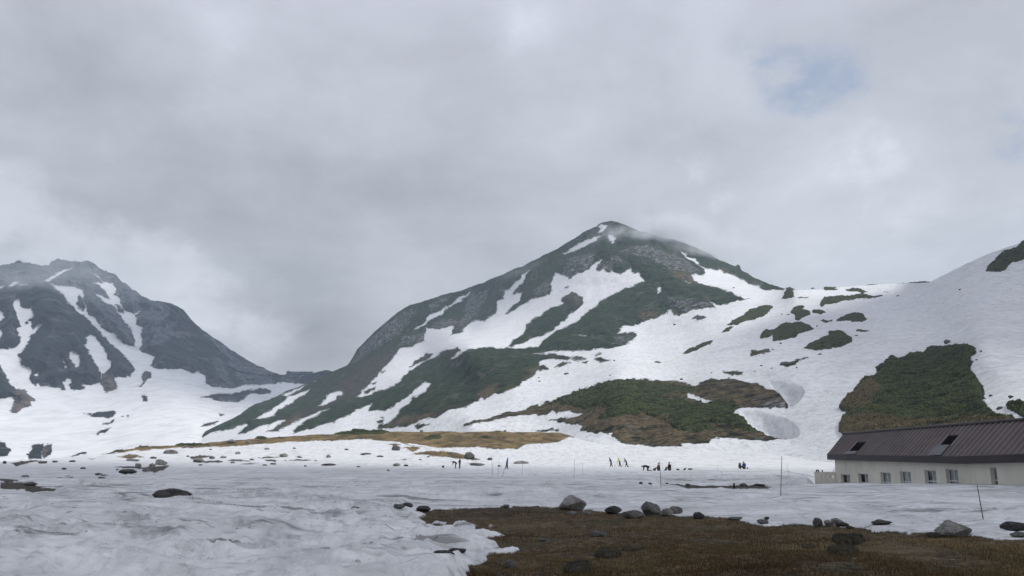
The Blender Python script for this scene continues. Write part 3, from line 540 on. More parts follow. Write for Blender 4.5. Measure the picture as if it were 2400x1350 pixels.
def build_far():
    cols = np.concatenate([np.arange(-1100, -330, 14.0), np.arange(-330, 960, 2.2)]); nr = 290
    t = np.linspace(0, 1, nr)[:, None]
    top = np.interp(cols, SKY3[:, 0], SKY3[:, 1]) + fbm(cols / 11, cols * 0 + 4.1, oct=5, seed=35, gain=.62) * np.where(cols < 330, 6.0, 2.8)
    py = 1112 + (top - 1112)[None, :] * t; px = np.broadcast_to(cols[None, :], py.shape); sh = py.shape
    x, y, z, s, wx, wy = pos3(px.ravel(), py.ravel(), True)
    at = {'snow': s, 'rock': blend(wx, wy, ROCK3, 9), 'bush': blend(wx, wy, BUSH3, 6)}
    x, y, z = (a.reshape(sh) for a in (x, y, z))
    ex = [(x[-1] * f, y[-1] * f, z[-1] - d) for f, d in ((1.012, 8), (1.05, 50), (1.15, 180), (1.3, 380))]
    fr = [(x[0] * f, y[0] * f, z[0] - d) for f, d in ((.75, 40), (.9, 12))]
    S = lambda k, a: np.vstack([n[k] for n in fr] + [a] + [e[k] for e in ex])
    X, Y, Z = S(0, x), S(1, y), S(2, z)
    ext = lambda a: np.vstack([a.reshape(sh)[:1]] * 2 + [a.reshape(sh)] + [a.reshape(sh)[-1:]] * 4)
    o = mesh_np('far_mountain', np.stack([X.ravel(), Y.ravel(), Z.ravel()], -1), grid_quads(*X.shape), M['far'], attrs={k: ext(v) for k, v in at.items()})
    return tag(o, kind='structure')
# ================================================================== CREEPING PINE: raised mats of foliage with their own thickness
def scrub(poly, pos, H, name='pine_scrub', step=1.5, tan=(), seed=1, wa=4.0, lam=3.0, mat='scrub', dome=False):
    """a mat of shrubs standing H metres above the slope inside an outline; edges tuck into the snow"""
    lo = poly.min(0) - 6; hi = poly.max(0) + 6
    cx = np.arange(lo[0], hi[0], step); cy = np.arange(hi[1], lo[1], -step)
    PX, PY = np.meshgrid(cx, cy); sh = PX.shape
    px, py = PX.ravel(), PY.ravel()
    wx, wy = warp(px, py, wa, seed)
    sd = sdist(wx, wy, poly, 45)
    p = pos(px, py)
    g = p.reshape(sh[0], sh[1], 3)
    du = np.gradient(g, axis=1); dv = np.gradient(g, axis=0)
    nrm = np.cross(du, dv); nrm /= np.linalg.norm(nrm, axis=-1, keepdims=True) + 1e-9
    nrm = nrm.reshape(-1, 3); nrm[nrm[:, 2] < 0] *= -1
    nrm = nrm * .6 + np.array([0, -.25, .5]); nrm /= np.linalg.norm(nrm, axis=-1, keepdims=True)
    jit = np.random.default_rng(seed).normal(0, 1, len(px)); b = .5 + .5 * ridged(p[:, 0] / lam, p[:, 1] / lam, p[:, 2] / lam, 3, seed + 5); c = fbm(p[:, 0] / (lam * .32), p[:, 1] / (lam * .32), p[:, 2] / (lam * .32), 3, seed + 9)
    big = fbm(p[:, 0] / (lam * 4), p[:, 1] / (lam * 4), oct=3, seed=seed + 2)
    h = H * (sstep(sd, -1.2, 4.5) * (.40 + .85 * b + .40 * c + .50 * big + .09 * jit) - .22 - .5 * sstep(sd, 0, -3))
    if dome:
        k = np.clip(sd / max(sd.max(), 1), 0, 1); h = H * (np.sqrt(1 - (1 - k) ** 2) * (.75 + .3 * b + .25 * c + .08 * jit) - .06 - .3 * sstep(sd, 0, -2)); nrm = np.tile(np.array([0, 0, 1.0]), (len(px), 1))
    q = p + nrm * h[:, None]
    tn = blend(wx, wy, tan, 10) if len(tan) else np.zeros_like(px)
    keep = (sd > -2.6)
    Q = grid_quads(*sh); Q = Q[keep[Q].all(1)]
    if len(Q) == 0: Q = grid_quads(*sh)
    used = np.unique(Q); re = np.full(len(px), -1); re[used] = np.arange(len(used))
    c0 = q[used].mean(0)
    i0 = np.argmax(py[used]); base = q[used][i0]
    o = mesh_np(name, q[used] - base, re[Q], M[mat], False, attrs={'tan': tn[used]})
    o.location = base
    return o
def build_scrub():
    green = z6('700,535 850,492 1000,442 1150,397 1270,350 1380,333 1550,333 1700,347 1830,372 1885,400 1850,430 1780,450 1830,478 1960,500 2020,480 2150,470 2200,480 2150,560 2240,620 2330,700 2200,680 2050,620 1980,640 2010,680 1900,700 1750,680 1640,610 1500,560 1230,610 1220,580 1300,540 1250,520 1100,520 950,500 800,522')
    o = scrub(green, pos2, 1.0, seed=3, tan=[z6('1640,450 1900,420 1900,470 1700,490'), z6('1500,565 1700,600 1640,640 1480,600'), z6('700,515 900,490 900,540 700,545')], wa=10, step=1.3, lam=3.4); tag(o, kind='stuff')
    o = scrub(BIG, pos2, 1.0, step=1.3, wa=5, seed=5, tan=[z4('1100,1100 1180,1010 1330,900 1400,1000 1300,1120 1150,1160'), z4('1100,1200 1300,1180 1600,1230 2000,1200 2350,1220 2350,1400 1100,1400')], lam=3.4); tag(o, kind='stuff')
    PATCHES = [
     (z4('680,362 710,330 730,290 755,284 780,295 780,330 795,345 770,355 690,364'), 'pointed dark pine clump standing up beside the end of the rocky ridge on the col'),
     (z4('798,362 820,345 890,347 885,358'), 'thin low pine strip on the col just right of the pointed clump'),
     (z4('993,287 1020,277 1060,278 1112,292 1090,303 1000,305'), 'dark pine patch on the skyline snow with a green patch touching its right end'),
     (z4('1113,298 1180,282 1250,284 1312,312 1260,322 1200,314'), 'brighter green lens-shaped pine patch on the skyline snow of the col'),
     (z4('956,402 965,370 990,345 1060,335 1170,335 1215,320 1290,322 1310,335 1430,335 1400,352 1300,362 1220,362 1130,382 1060,397 970,412'), 'long dark pine patch with a pointed right tail under the green skyline patch'),
     (z4('298,552 350,510 400,480 480,425 560,405 652,403 640,425 600,460 520,512 450,522 380,547 310,552'), 'long slanting dark pine strip, upper left of the snow bowl'),
     (z4('268,602 300,567 350,550 372,557 320,592'), 'small pine tuft at the lower end of the long slanting strip'),
     (z4('763,457 775,420 820,403 852,410 850,435 890,440 903,460 905,480 860,492 820,517 785,512 790,480'), 'ragged dark pine patch just above the broad two-lobed patch'),
     (z4('898,442 930,426 990,435 1017,460 960,467 910,462'), 'small dark pine patch touching the right side of the ragged one'),
     (z4('537,637 545,600 580,572 640,575 680,535 730,520 850,518 900,545 928,575 860,592 800,632 720,652 640,657 630,620 590,637'), 'broad two-lobed dark pine patch in the middle of the snow bowl'),
     (z4('1073,517 1110,480 1180,453 1240,453 1280,465 1302,505 1260,522 1120,522'), 'rounded dark pine patch with pale boulders along its lower edge, right of the ragged one'),
     (z4('958,515 985,502 1020,508 1060,498 1057,518 1000,528'), 'tiny stony pine patch just left of the rounded one'),
     (z4('842,717 880,680 940,650 1020,620 1018,595 1092,585 1150,605 1202,640 1202,665 1150,692 1050,717 940,727 880,724'), 'large almond-shaped dark pine patch with stones along its base, lowest on the right'),
     (z4('1203,600 1240,582 1312,595 1290,607'), 'small flat pine patch to the right of the large almond-shaped one'),
     (z4('-5,747 40,715 100,690 170,655 222,650 190,687 100,727 30,754'), 'narrow slanting pine streak lying alone on the open snow slope'),
     (z4('1480,258 1600,250 1735,243 1730,250 1600,256 1490,262'), 'very thin dark pine line along the far skyline beside the right hill'),
     (z4('1385,318 1420,308 1495,310 1440,316'), 'thin flat pine streak on the snow just under the right skyline'),
     (z4('1290,267 1370,263 1375,270 1310,273'), 'short dark pine dash on the far skyline between green patch and right hill'),
     (z4('2123,172 2150,120 2190,80 2260,20 2340,0 2420,-62 2700,-170 2700,20 2420,85 2330,100 2290,120 2280,150 2230,172 2160,174'), 'black pine patch high on the right-hand hill at its skyline'),
     (z4('2278,1112 2310,1090 2400,1105 2700,1120 2700,1240 2420,1205 2340,1182 2285,1142'), 'olive pine patch above the hotel roof at the right of the large green slope')]
    for i, (pl, lab) in enumerate(PATCHES):
        o = scrub(pl, pos2, .9 if i not in (18,) else 1.4, 'pine_patch', 1.2, seed=20 + i, wa=3.2, lam=3.0)
        tag(o, lab, 'shrub patch', 'pine patches on the right-hand snow slope')
    LOW = [(z5('1145,714 1170,702 1205,695 1268,690 1282,674 1360,675 1400,683 1480,680 1545,697 1500,712 1300,722'), 'dark green shrub row along the crest of the golden meadow', .9),
           (z5('590,745 610,730 650,730 695,742 650,750'), 'small dark shrub on the meadow crest beside a pale boulder', .6),
           (z5('738,742 760,730 800,738 770,746'), 'low shrub between the pale boulder and the long shrub row on the crest', .5),
           (z5('1775,745 1820,715 1900,710 1925,722 1880,750 1800,752'), 'pale green low shrub in the middle of the golden meadow', .5),
           (z7('790,482 815,466 868,462 862,480 820,486'), 'lowest shrub at the left tip of the brown crest strip', .7),
           (z7('955,447 975,438 1050,434 1054,446 1000,455'), 'shrub on the brown crest strip, second from its left tip', .7),
           (z7('1230,432 1270,414 1400,412 1500,424 1460,436 1300,438'), 'long low shrub on the brown crest strip left of the pale boulder', .6),
           (z5('2165,722 2200,712 2260,724 2230,740 2190,736'), 'dark heather tuft towards the right of the golden meadow', .4)]
    for i, (pl, lab, H) in enumerate(LOW):
        o = scrub(pl, pos1, H, 'low_shrub', 1.1, seed=60 + i, wa=2.2, lam=1.6)
        tag(o, lab, 'shrub', 'low shrubs on the meadow')
# ================================================================== ROCKS
def rock_mesh(name, seed, flat=.6):
    bm = bmesh.new(); bmesh.ops.create_icosphere(bm, subdivisions=4, radius=1.0)
    rn = np.random.default_rng(seed)
    planes = [(Vector(v).normalized(), d) for v, d in zip(rn.normal(size=(17, 3)), rn.uniform(.60, .90, 17))]
    pts = np.array([v.co[:] for v in bm.verts])
    for n, d in planes:
        n = np.array(n); k = pts @ n; over = np.maximum(0, k - d); pts -= np.outer(over, n)
    nz = fbm(pts[:, 0] * 2 + seed, pts[:, 1] * 2, pts[:, 2] * 2, 5, seed); pts *= (1 + .12 * nz)[:, None]
    lo = pts.min(0); hi = pts.max(0); pts = (pts - (lo + hi) / 2) / ((hi - lo) / 2)
    pts[:, 2] = (pts[:, 2] + 1) / 2
    pts[:, 2] = pts[:, 2] ** .85; pts[:, :2] *= (1 - .10 * sstep(pts[:, 2], .45, 1.0) + .03)[:, None]
    for v, p in zip(bm.verts, pts): v.co = p
    me = bpy.data.meshes.new(name); bm.to_mesh(me); bm.free()
    me.polygons.foreach_set('use_smooth', np.full(len(me.polygons), True)); me.set_sharp_from_angle(angle=rad(21)); return me
_RM = {}
def rock(px, py, w, h, tone, label, group, pos=pos1, name='rock', seed=None, dep=.8, sink=.18, cat='rock'):
    k = (seed if seed is not None else int(px * 7 + py * 3)) % 12
    if (k, tone) not in _RM:
        me = rock_mesh(name, 300 + k); me.materials.append(M[tone]); _RM[k, tone] = me
    p = Vector(pos(px, py)[0]); d = (p - Vector((0, 0, EYE))).length
    o = link(bpy.data.objects.new(name, _RM[k, tone]))
    W = w * d / F * 1.0; Hh = h * d / F
    o.scale = (W / 2, W / 2 * dep, Hh * (1 + sink)); o.rotation_euler = (0, 0, random.uniform(-.5, .5) + (math.pi if k % 2 else 0))
    q = p + Vector((p.x, p.y, 0)).normalized() * W * dep * .35
    o.location = (q.x, q.y, p.z - Hh * sink)
    return tag(o, label, cat, group)
def build_rocks():
    A = 'boulders along the edge of the near turf'
    for px, py, w, h, t, lab in [
        (1342, 1196, 62, 33, 'rock_light', 'largest pale grey boulder, rounded, at the far edge of the dark turf'),
        (1525, 1208, 44, 31, 'rock_mid', 'squarish grey boulder with dark base, second largest on the turf edge'),
        (1436, 1205, 40, 18, 'rock_dark', 'low dark boulder between the pale rounded one and the squarish one'),
        (1484, 1217, 50, 19, 'rock_mid', 'flat mottled boulder in front of the squarish one'),
        (1562, 1211, 30, 18, 'rock_light', 'pale rock just right of the squarish boulder'),
        (1583, 1207, 34, 16, 'rock_mid', 'darker rock leaning behind the pale one right of the squarish boulder'),
        (1637, 1214, 25, 15, 'rock_dark', 'lone dark reddish rock where the snow meets the turf'),
        (955, 1194, 24, 11, 'rock_dark', 'small dark rock at the left tip of the turf, left of its larger neighbour'),
        (993, 1196, 32, 13, 'rock_dark', 'dark rounded rock at the left tip of the turf'),
        (935, 1201, 27, 11, 'rock_mid', 'grey rock half in snow, leftmost at the tip of the turf'),
        (1186, 1193, 15, 8, 'rock_mid', 'single small grey stone on the snow edge left of the pale boulder'),
        (832, 1201, 22, 8, 'rock_mid', 'low grey stone sunk in the near snow left of the turf tip'),
        (1918, 1230, 20, 18, 'rock_mid', 'upright grey rock at the left of the row below the tall marker pole'),
        (1944, 1231, 26, 13, 'rock_light', 'pale rock wedged beside the upright one in the row'),
        (1962, 1229, 24, 13, 'rock_light', 'smooth pale rock in the middle of the row'),
        (1974, 1232, 26, 10, 'rock_dark', 'dark low rock at the right end of the row'),
        (1798, 1221, 12, 6, 'rock_dark', 'small dark stone on snow at the turf edge'),
        (1790, 1228, 28, 9, 'rock_mid', 'flat grey stone embedded in the turf edge below a small dark one'),
        (2068, 1234, 42, 10, 'rock_dark', 'long dark low rock ringed by snow at the turf edge'),
        (2236, 1258, 68, 34, 'rock_light', 'big pale smooth boulder on the turf edge under the hotel'),
        (2195, 1259, 36, 11, 'moss', 'dark mossy hummock at the left foot of the big pale boulder'),
        (2386, 1250, 56, 17, 'rock_dark', 'dark boulder on the snow at the far right edge'),
        (2395, 1263, 40, 10, 'rock_mid', 'grey slab just below the dark boulder at the far right'),
        (1723, 1220, 32, 7, 'rock_mid', 'flat stone barely rising from the turf edge'),
        (1992, 1235, 18, 7, 'rock_dark', 'small dark stone just right of the row of four'),
        (398, 1172, 76, 19, 'rock_dark', 'dark angular boulder alone in the near snow at left')]:
        rock(px, py, w, h, t, lab, A, name='boulder')
    B = 'rocks and hummocks lying in the near turf'
    for px, py, w, h, t, lab, n in [
        (1355, 1327, 66, 28, 'moss', 'dark moss-covered hummock nearest the camera in the turf', 'hummock'),
        (1425, 1300, 62, 20, 'moss', 'dark hummock behind the nearest mossy one', 'hummock'),
        (1484, 1292, 48, 12, 'moss', 'low dark hummock to the right of the two mossy ones', 'hummock'),
        (1990, 1272, 72, 26, 'moss', 'wide grey-green heather tussock in the right half of the turf', 'hummock'),
        (1975, 1302, 70, 22, 'moss', 'dark tussock just in front of the wide grey-green one', 'hummock'),
        (1895, 1288, 34, 9, 'moss', 'small dark tussock left of the two wide ones', 'hummock'),
        (1402, 1258, 38, 12, 'rock_mid', 'grey stone with pale side lying alone in the turf', 'rock'),
        (1193, 1320, 28, 18, 'rock_mid', 'grey block standing in the turf near the snow tongues', 'rock'),
        (1272, 1262, 20, 9, 'rock_mid', 'faint grey stone sunk in the turf left of the hummocks', 'rock'),
        (1040, 1340, 48, 14, 'rock_dark', 'dark wet rock poking through the lowest snow tongue', 'rock'),
        (1072, 1312, 40, 9, 'rock_dark', 'dark flat rock in a hole of the snow tongue', 'rock'),
        (1172, 1342, 12, 13, 'rock_mid', 'small pointed stone at the bottom edge of the turf', 'rock'),
        (1303, 1349, 20, 8, 'rock_light', 'tiny pale stone at the bottom edge below the hummocks', 'rock'),
        (1340, 1209, 24, 7, 'rock_light', 'pale stone lying below the largest boulder, left of another', 'rock'),
        (1372, 1208, 22, 9, 'rock_light', 'pale stone lying below the largest boulder, the right one', 'rock')]:
        if n == 'hummock':
            an = np.linspace(0, 2 * np.pi, 22, endpoint=False); pl = np.stack([px + w * .55 * np.cos(an), py - 2 + h * .42 * np.sin(an)], -1)
            o = scrub(pl, pos1, h * float(base1(px, np.array(float(py)))) / F * .62, 'hummock', 1.0, seed=int(px), wa=3.0, lam=.4, mat='moss', dome=True); tag(o, lab, 'hummock', B)
        else: rock(px, py, w, h, t, lab, B, name=n, sink=.3)
    Cg = 'stones on the sunlit snow at left'
    for px, py, w, h, t, lab in [
        (398, 1064, 28, 9, 'rock_mid', 'grey boulder with turf round its foot, topmost of the left stone field'), (378, 1090, 24, 12, 'rock_light', 'pale pointed stone, tallest in the middle of the left stone field'),
        (323, 1097, 14, 10, 'rock_light', 'pale stone left of the tallest one'), (357, 1094, 14, 8, 'rock_light', 'pale stone touching the tallest one'), (300, 1109, 34, 9, 'rock_dark', 'dark broken rock at the lower left of the stone field'),
        (350, 1104, 30, 8, 'rock_mid', 'grey flat rock at the lower edge of the stone field'), (231, 1111, 16, 5, 'rock_mid', 'grey flat stone lying apart at the left of the stone field'), (238, 1119, 14, 5, 'rock_dark', 'dark stone just below the flat one lying apart'),
        (60, 1113, 14, 6, 'rock_light', 'lone pale stone on the snow at far left'), (465, 1084, 22, 10, 'rock_light', 'pale stone on the brown strip at the right of the stone field'), (497, 1076, 12, 6, 'rock_mid', 'small grey stone above the brown strip at right'),
        (665, 1072, 18, 9, 'rock_light', 'triangular pale stone alone on the bright snow'), (557, 1065, 12, 6, 'rock_light', 'little pale stone on bright snow left of the triangular one'), (770, 1073, 10, 7, 'rock_light', 'small upright stone right of the triangular one'),
        (10, 1087, 8, 6, 'rock_dark', 'tiny dark stone at the left edge of the photo'), (100, 1087, 16, 5, 'rock_mid', 'stone half buried in the left brown streak'), (128, 1084, 12, 4, 'rock_mid', 'flat stone just right of the left brown streak'),
        (170, 1083, 12, 4, 'rock_dark', 'dark flat stone left of the stone field'), (770, 1091, 32, 5, 'rock_dark', 'long dark flat stone at the lower edge of the bright snow'), (312, 1080, 30, 5, 'rock_light', 'low pale slab near the top of the stone field'),
        (360, 1075, 14, 5, 'rock_mid', 'small grey stone under the topmost boulder'), (523, 1074, 16, 5, 'rock_light', 'pale flat stone right of the topmost boulder'), (640, 1089, 14, 4, 'rock_mid', 'grey stone at the lower right of the brown dashes'), (702, 1073, 12, 4, 'rock_mid', 'flat grey stone between the triangular and the upright ones'),
        (18, 1130, 44, 7, 'rock_mid', 'grey slab behind the dark earth strip at the left edge'), (72, 1138, 24, 8, 'rock_mid', 'grey rounded stone on the dark earth strip at left')]:
        rock(px, py, w, h, t, lab, Cg, sink=.25)
    D = 'stones round the golden meadow'
    for px, py, w, h, t, lab in [
        (543, 1039, 20, 9, 'rock_light', 'pale boulder on the brown crest strip'), (582, 1038, 14, 6, 'rock_light', 'pinkish flat stone on the brown crest strip right of the boulder'), (436, 1050, 10, 4, 'rock_light', 'small pale stone on the lower brown crest strip'),
        (928, 1056, 20, 13, 'rock_mid', 'grey boulder on snow below the left of the golden meadow'), (1100, 1075, 24, 16, 'rock_mid', 'dark boulder at the end of the brown tongue under the meadow'), (929, 1092, 18, 7, 'rock_light', 'pale low stone on the snow left of the hikers with a bent figure'),
        (952, 1092, 11, 4, 'rock_dark', 'thin dark stone right of the pale low one'), (857, 1065, 24, 5, 'rock_mid', 'flat grey stone on bright snow left of the meadow'), (891, 1071, 16, 4, 'rock_mid', 'flat oval stone below the flat grey one'),
        (1220, 1086, 34, 7, 'rock_light', 'large flat pale boulder on the snow behind a marker pole'), (1118, 1091, 36, 6, 'rock_mid', 'long low mossy stone right of the standing figure'), (1148, 1078, 12, 6, 'rock_dark', 'dark small stone near the end of the brown tongue'), (1170, 1093, 10, 4, 'rock_light', 'tiny pale stone beside the walking figure in blue'),
        (1058, 1063, 14, 6, 'rock_light', 'rounded pale stone on the brown tongue under the meadow'), (988, 1011, 8, 5, 'rock_light', 'tiny pale stone on the crest of the golden meadow'), (1275, 1005, 14, 5, 'rock_dark', 'dark stone on the snow where the meadow narrows')]:
        rock(px, py, w, h, t, lab, D, sink=.25)
    E = 'stones in the snow trench'
    for px, py, w, h, t, lab in [(1502, 1133, 9, 5, 'rock_dark', 'dark stone at the left end of the snow trench'), (1524, 1135, 9, 5, 'rock_mid', 'grey stone beside the dark one at the left end of the trench'), (1613, 1139, 12, 6, 'rock_mid', 'grey rock at the foot of the trench wall, left of the short post'),
                                 (1742, 1139, 16, 7, 'rock_mid', 'brown rock beside the short dark post in the trench'), (1780, 1140, 26, 5, 'rock_dark', 'long dark rock at the right of the trench'), (1562, 1135, 10, 3, 'rock_dark', 'thin dark stone under the marker pole by the trench')]:
        rock(px, py, w, h, t, lab, E)
    Fg = 'stones on the upper snow slopes'
    for px, py, w, h, t, lab in [(2221, 806, 16, 9, 'rock_mid', 'round grey boulder above the top of the large green slope'), (1841, 858, 24, 8, 'rock_mid', 'grey rock with a thin tail alone on the lower snow slope'), (1645, 747, 24, 8, 'rock_mid', 'mottled rock under the foot of the dark rocky ridge'), (1542, 850, 16, 5, 'rock_light', 'pale flat stone on the open slope above the knoll'),
                                 (1581, 762, 7, 4, 'rock_dark', 'tiny dark stone below the foot of the dark ridge'), (1328, 877, 12, 5, 'rock_mid', 'grey stone on the snow right of the green hump'), (2322, 927, 8, 4, 'rock_dark', 'tiny dark stone on snow right of the large green slope'), (2370, 933, 12, 6, 'rock_dark', 'dark stone beside the olive patch above the hotel'),
                                 (2345, 962, 16, 6, 'rock_mid', 'grey stone in the snow gap just above the hotel roof'), (1692, 892, 8, 4, 'rock_dark', 'dark stone just above the knoll crest'), (1598, 892, 8, 4, 'rock_dark', 'dark stone on the snow left of the knoll notch'), (1922, 833, 8, 3, 'rock_dark', 'dark dash of stone below the almond-shaped pine patch')]:
        rock(px, py, w, h, t, lab, Fg, pos=pos2, sink=.3)
    scat = [(1720, 675), (1905, 676), (1832, 737), (1848, 738), (1915, 764), (2008, 790), (1990, 805), (1830, 805), (1812, 819), (1868, 868), (1770, 872), (1668, 874), (1565, 735), (1592, 741), (1430, 879), (1263, 886), (1265, 893), (1396, 820), (1440, 845), (2174, 828), (2285, 818), (2300, 822), (2290, 845), (2410, 925), (2105, 694), (2250, 680), (1785, 862), (1809, 866)]
    for px, py in scat:
        rock(px, py, random.uniform(3.5, 7.5), random.uniform(2, 3.2), 'rock_dark', 'tiny dark stone scattered alone on the open upper snow slope', 'tiny stones scattered over the snow slope', pos=pos2, sink=.3)
    for px, py in [(740, 1081), (690, 1052), (625, 1054), (493, 1055), (812, 1055), (590, 1079), (440, 1071), (470, 1091), (545, 1086), (840, 1094), (985, 1078), (1004, 1072), (715, 1093), (195, 1098), (140, 1120), (275, 1101), (620, 1091), (910, 1103), (150, 1100)]:
        rock(px, py, random.uniform(6, 12), random.uniform(2.5, 4), random.choice(['rock_mid', 'rock_light', 'rock_dark']), 'tiny stone scattered on the flat snow below the meadow crest', 'tiny stones scattered over the flat snow', sink=.3)
# ================================================================== MARKER POLES, ROPE
def pole(x0, y0, x1, y1, label, thick=.013, group='marker poles standing in the snow', name='marker_pole', mat='pole'):
    b = g1(x1, y1); r = math.hypot(b.x, b.y)
    t = Vector([float(v) for v in at_range(x0, y0, r)])
    o = empty(name, b); tag(o, label, 'pole', group)
    d = t - b; bm = bmesh.new()
    tube(bm, [d * k for k in (-.18, .0, .35, .7, 1.0)], [thick, thick * .98, thick * .9, thick * .82, thick * .7], 7)
    bm_obj('shaft', bm, M[mat], o, True)
    if thick > .012:
        bm = bmesh.new()
        tube(bm, [d * .44, d * .452], thick * 1.14, 7)
        bm_obj('cane_joint', bm, M[mat], o, True)
    return t
def build_poles():
    pole(1152.8, 1064.4, 1152.8, 1107.8, 'faint tall marker pole, leftmost of all, behind another', .012)
    pole(1155.6, 1077, 1154.3, 1111.5, 'thin marker pole just right of the leftmost one')
    pole(1170, 1075, 1166.3, 1113.7, 'slightly leaning marker pole left of the walking figure in blue')
    pole(1184.7, 1092, 1176.5, 1110.7, 'short strongly leaning pole at the feet of the walking figure', .02)
    pole(1226, 1076, 1222.8, 1117.5, 'marker pole in front of the large flat pale boulder')
    pole(1346.7, 1076, 1345.3, 1125, 'straight dark marker pole alone in the middle of the snow')
    pole(1365.7, 1085, 1366.3, 1115, 'faint thin marker pole just right of the middle one', .010)
    pole(1523.3, 1081, 1524.4, 1104.5, 'thin pole between the kneeling figure and the rucksacks', .010)
    t9 = pole(1546, 1080, 1549.5, 1142.5, 'tall dark marker pole in front of the rucksacks', .018)
    pole(1682, 1086, 1682.8, 1107.8, 'thin pale pole above the trench, left of the sitting pair', .010)
    pole(1688.3, 1104.5, 1695, 1115.5, 'short leaning stick at the lip of the trench', .010)
    t12 = pole(1832.5, 1069, 1830.5, 1171.7, 'tallest marker pole, left of the hotel', .015)
    t13 = pole(1844.5, 1090, 1849.5, 1116, 'leaning pole behind the tallest one', .010)
    pole(2290, 1136, 2305, 1221, 'leaning marker pole in front of the narrow hotel window', .013)
    for a in ((1534.5, 1087, 1534.5, 1098, 'thin probe standing behind the brown rucksack'), (1552.5, 1086, 1553, 1097, 'thin probe just right of the tall dark pole'), (1559.5, 1087, 1559.5, 1099, 'thin probe behind the sitting figure in black, on its left'), (1575, 1085, 1575.3, 1099, 'thin probe right of the sitting figure in black')):
        pole(*a[:4], a[4], .014, 'snow probes by the rucksacks', 'snow_probe', 'charcoal')
    pole(1757.8, 1096, 1757.4, 1103, 'short ski pole stuck in snow beside the figure in blue', .014, 'ski poles by the sitting pair', 'ski_pole', 'charcoal')
    pole(1777.5, 1096, 1780.5, 1103, 'leaning ski pole standing apart right of the sitting pair', .014, 'ski poles by the sitting pair', 'ski_pole', 'charcoal')
    pole(1720.3, 1131.5, 1721, 1141, 'short thick black post in the snow trench', .06, None, 'trench_post', 'black')
    # rope line
    pts = []
    for px, py, up in ((1625, 1101.5, .10), (1682, 1104, .22), (1760, 1105.2, .12), (1832, 1102.5, .55), (1849, 1106, .5), (1885, 1113, .25), (1912, 1118, .1)):
        p = Vector([float(v) for v in at_range(px, py, float(base1(1700, np.array(py + 2.0))) if px < 1840 else 74.0)]); pts.append(p)
    bm = bmesh.new(); tube(bm, pts, .011, 5); o = bm_obj('boundary_rope', bm, M['rope'], None, True)
    tag(o, 'thin dark rope running low over the snow past the tallest pole', 'rope')
# ================================================================== GRASS
def build_grass():
    n = 120000
    px = RNG.uniform(960, 2480, n * 2); py = RNG.uniform(1190, 1440, n * 2)
    s = paint(*warp(px, py, 2.6, 2), 45.0, G1_OPS)
    keep = np.where(s < -3)[0][:n]; px, py = px[keep], py[keep]; n = len(px)
    p = pos1(px, py)
    clump = fbm(p[:, 0] / .9, p[:, 1] / .9, oct=3, seed=91); pick = clump > RNG.uniform(-.75, .35, n)
    p = p[pick]; clump = clump[pick]; n = len(p)
    a = RNG.uniform(0, 2 * np.pi, n); L = RNG.uniform(.016, .052, n) * (1 + .7 * clump); w = RNG.uniform(.004, .009, n)
    lean = RNG.normal(0, .45, (n, 2)) * L[:, None]
    side = np.stack([np.cos(a) * w, np.sin(a) * w, np.zeros(n)], -1)
    tip = p + np.c_[lean, L]
    co = np.stack([p - side, p + side, tip], 1).reshape(-1, 3); co[0::3, 2] -= .01; co[1::3, 2] -= .01
    tint = np.clip(.42 + .25 * clump + .6 * fbm(p[:, 0] / 3.5, p[:, 1] / 3.5, oct=3, seed=95) + RNG.normal(0, .16, n), 0, 1)
    o = mesh_np('grass', co, np.arange(3 * n).reshape(-1, 3), M['grass'], False, {'tint': np.repeat(tint, 3)})
    tag(o, kind='stuff')
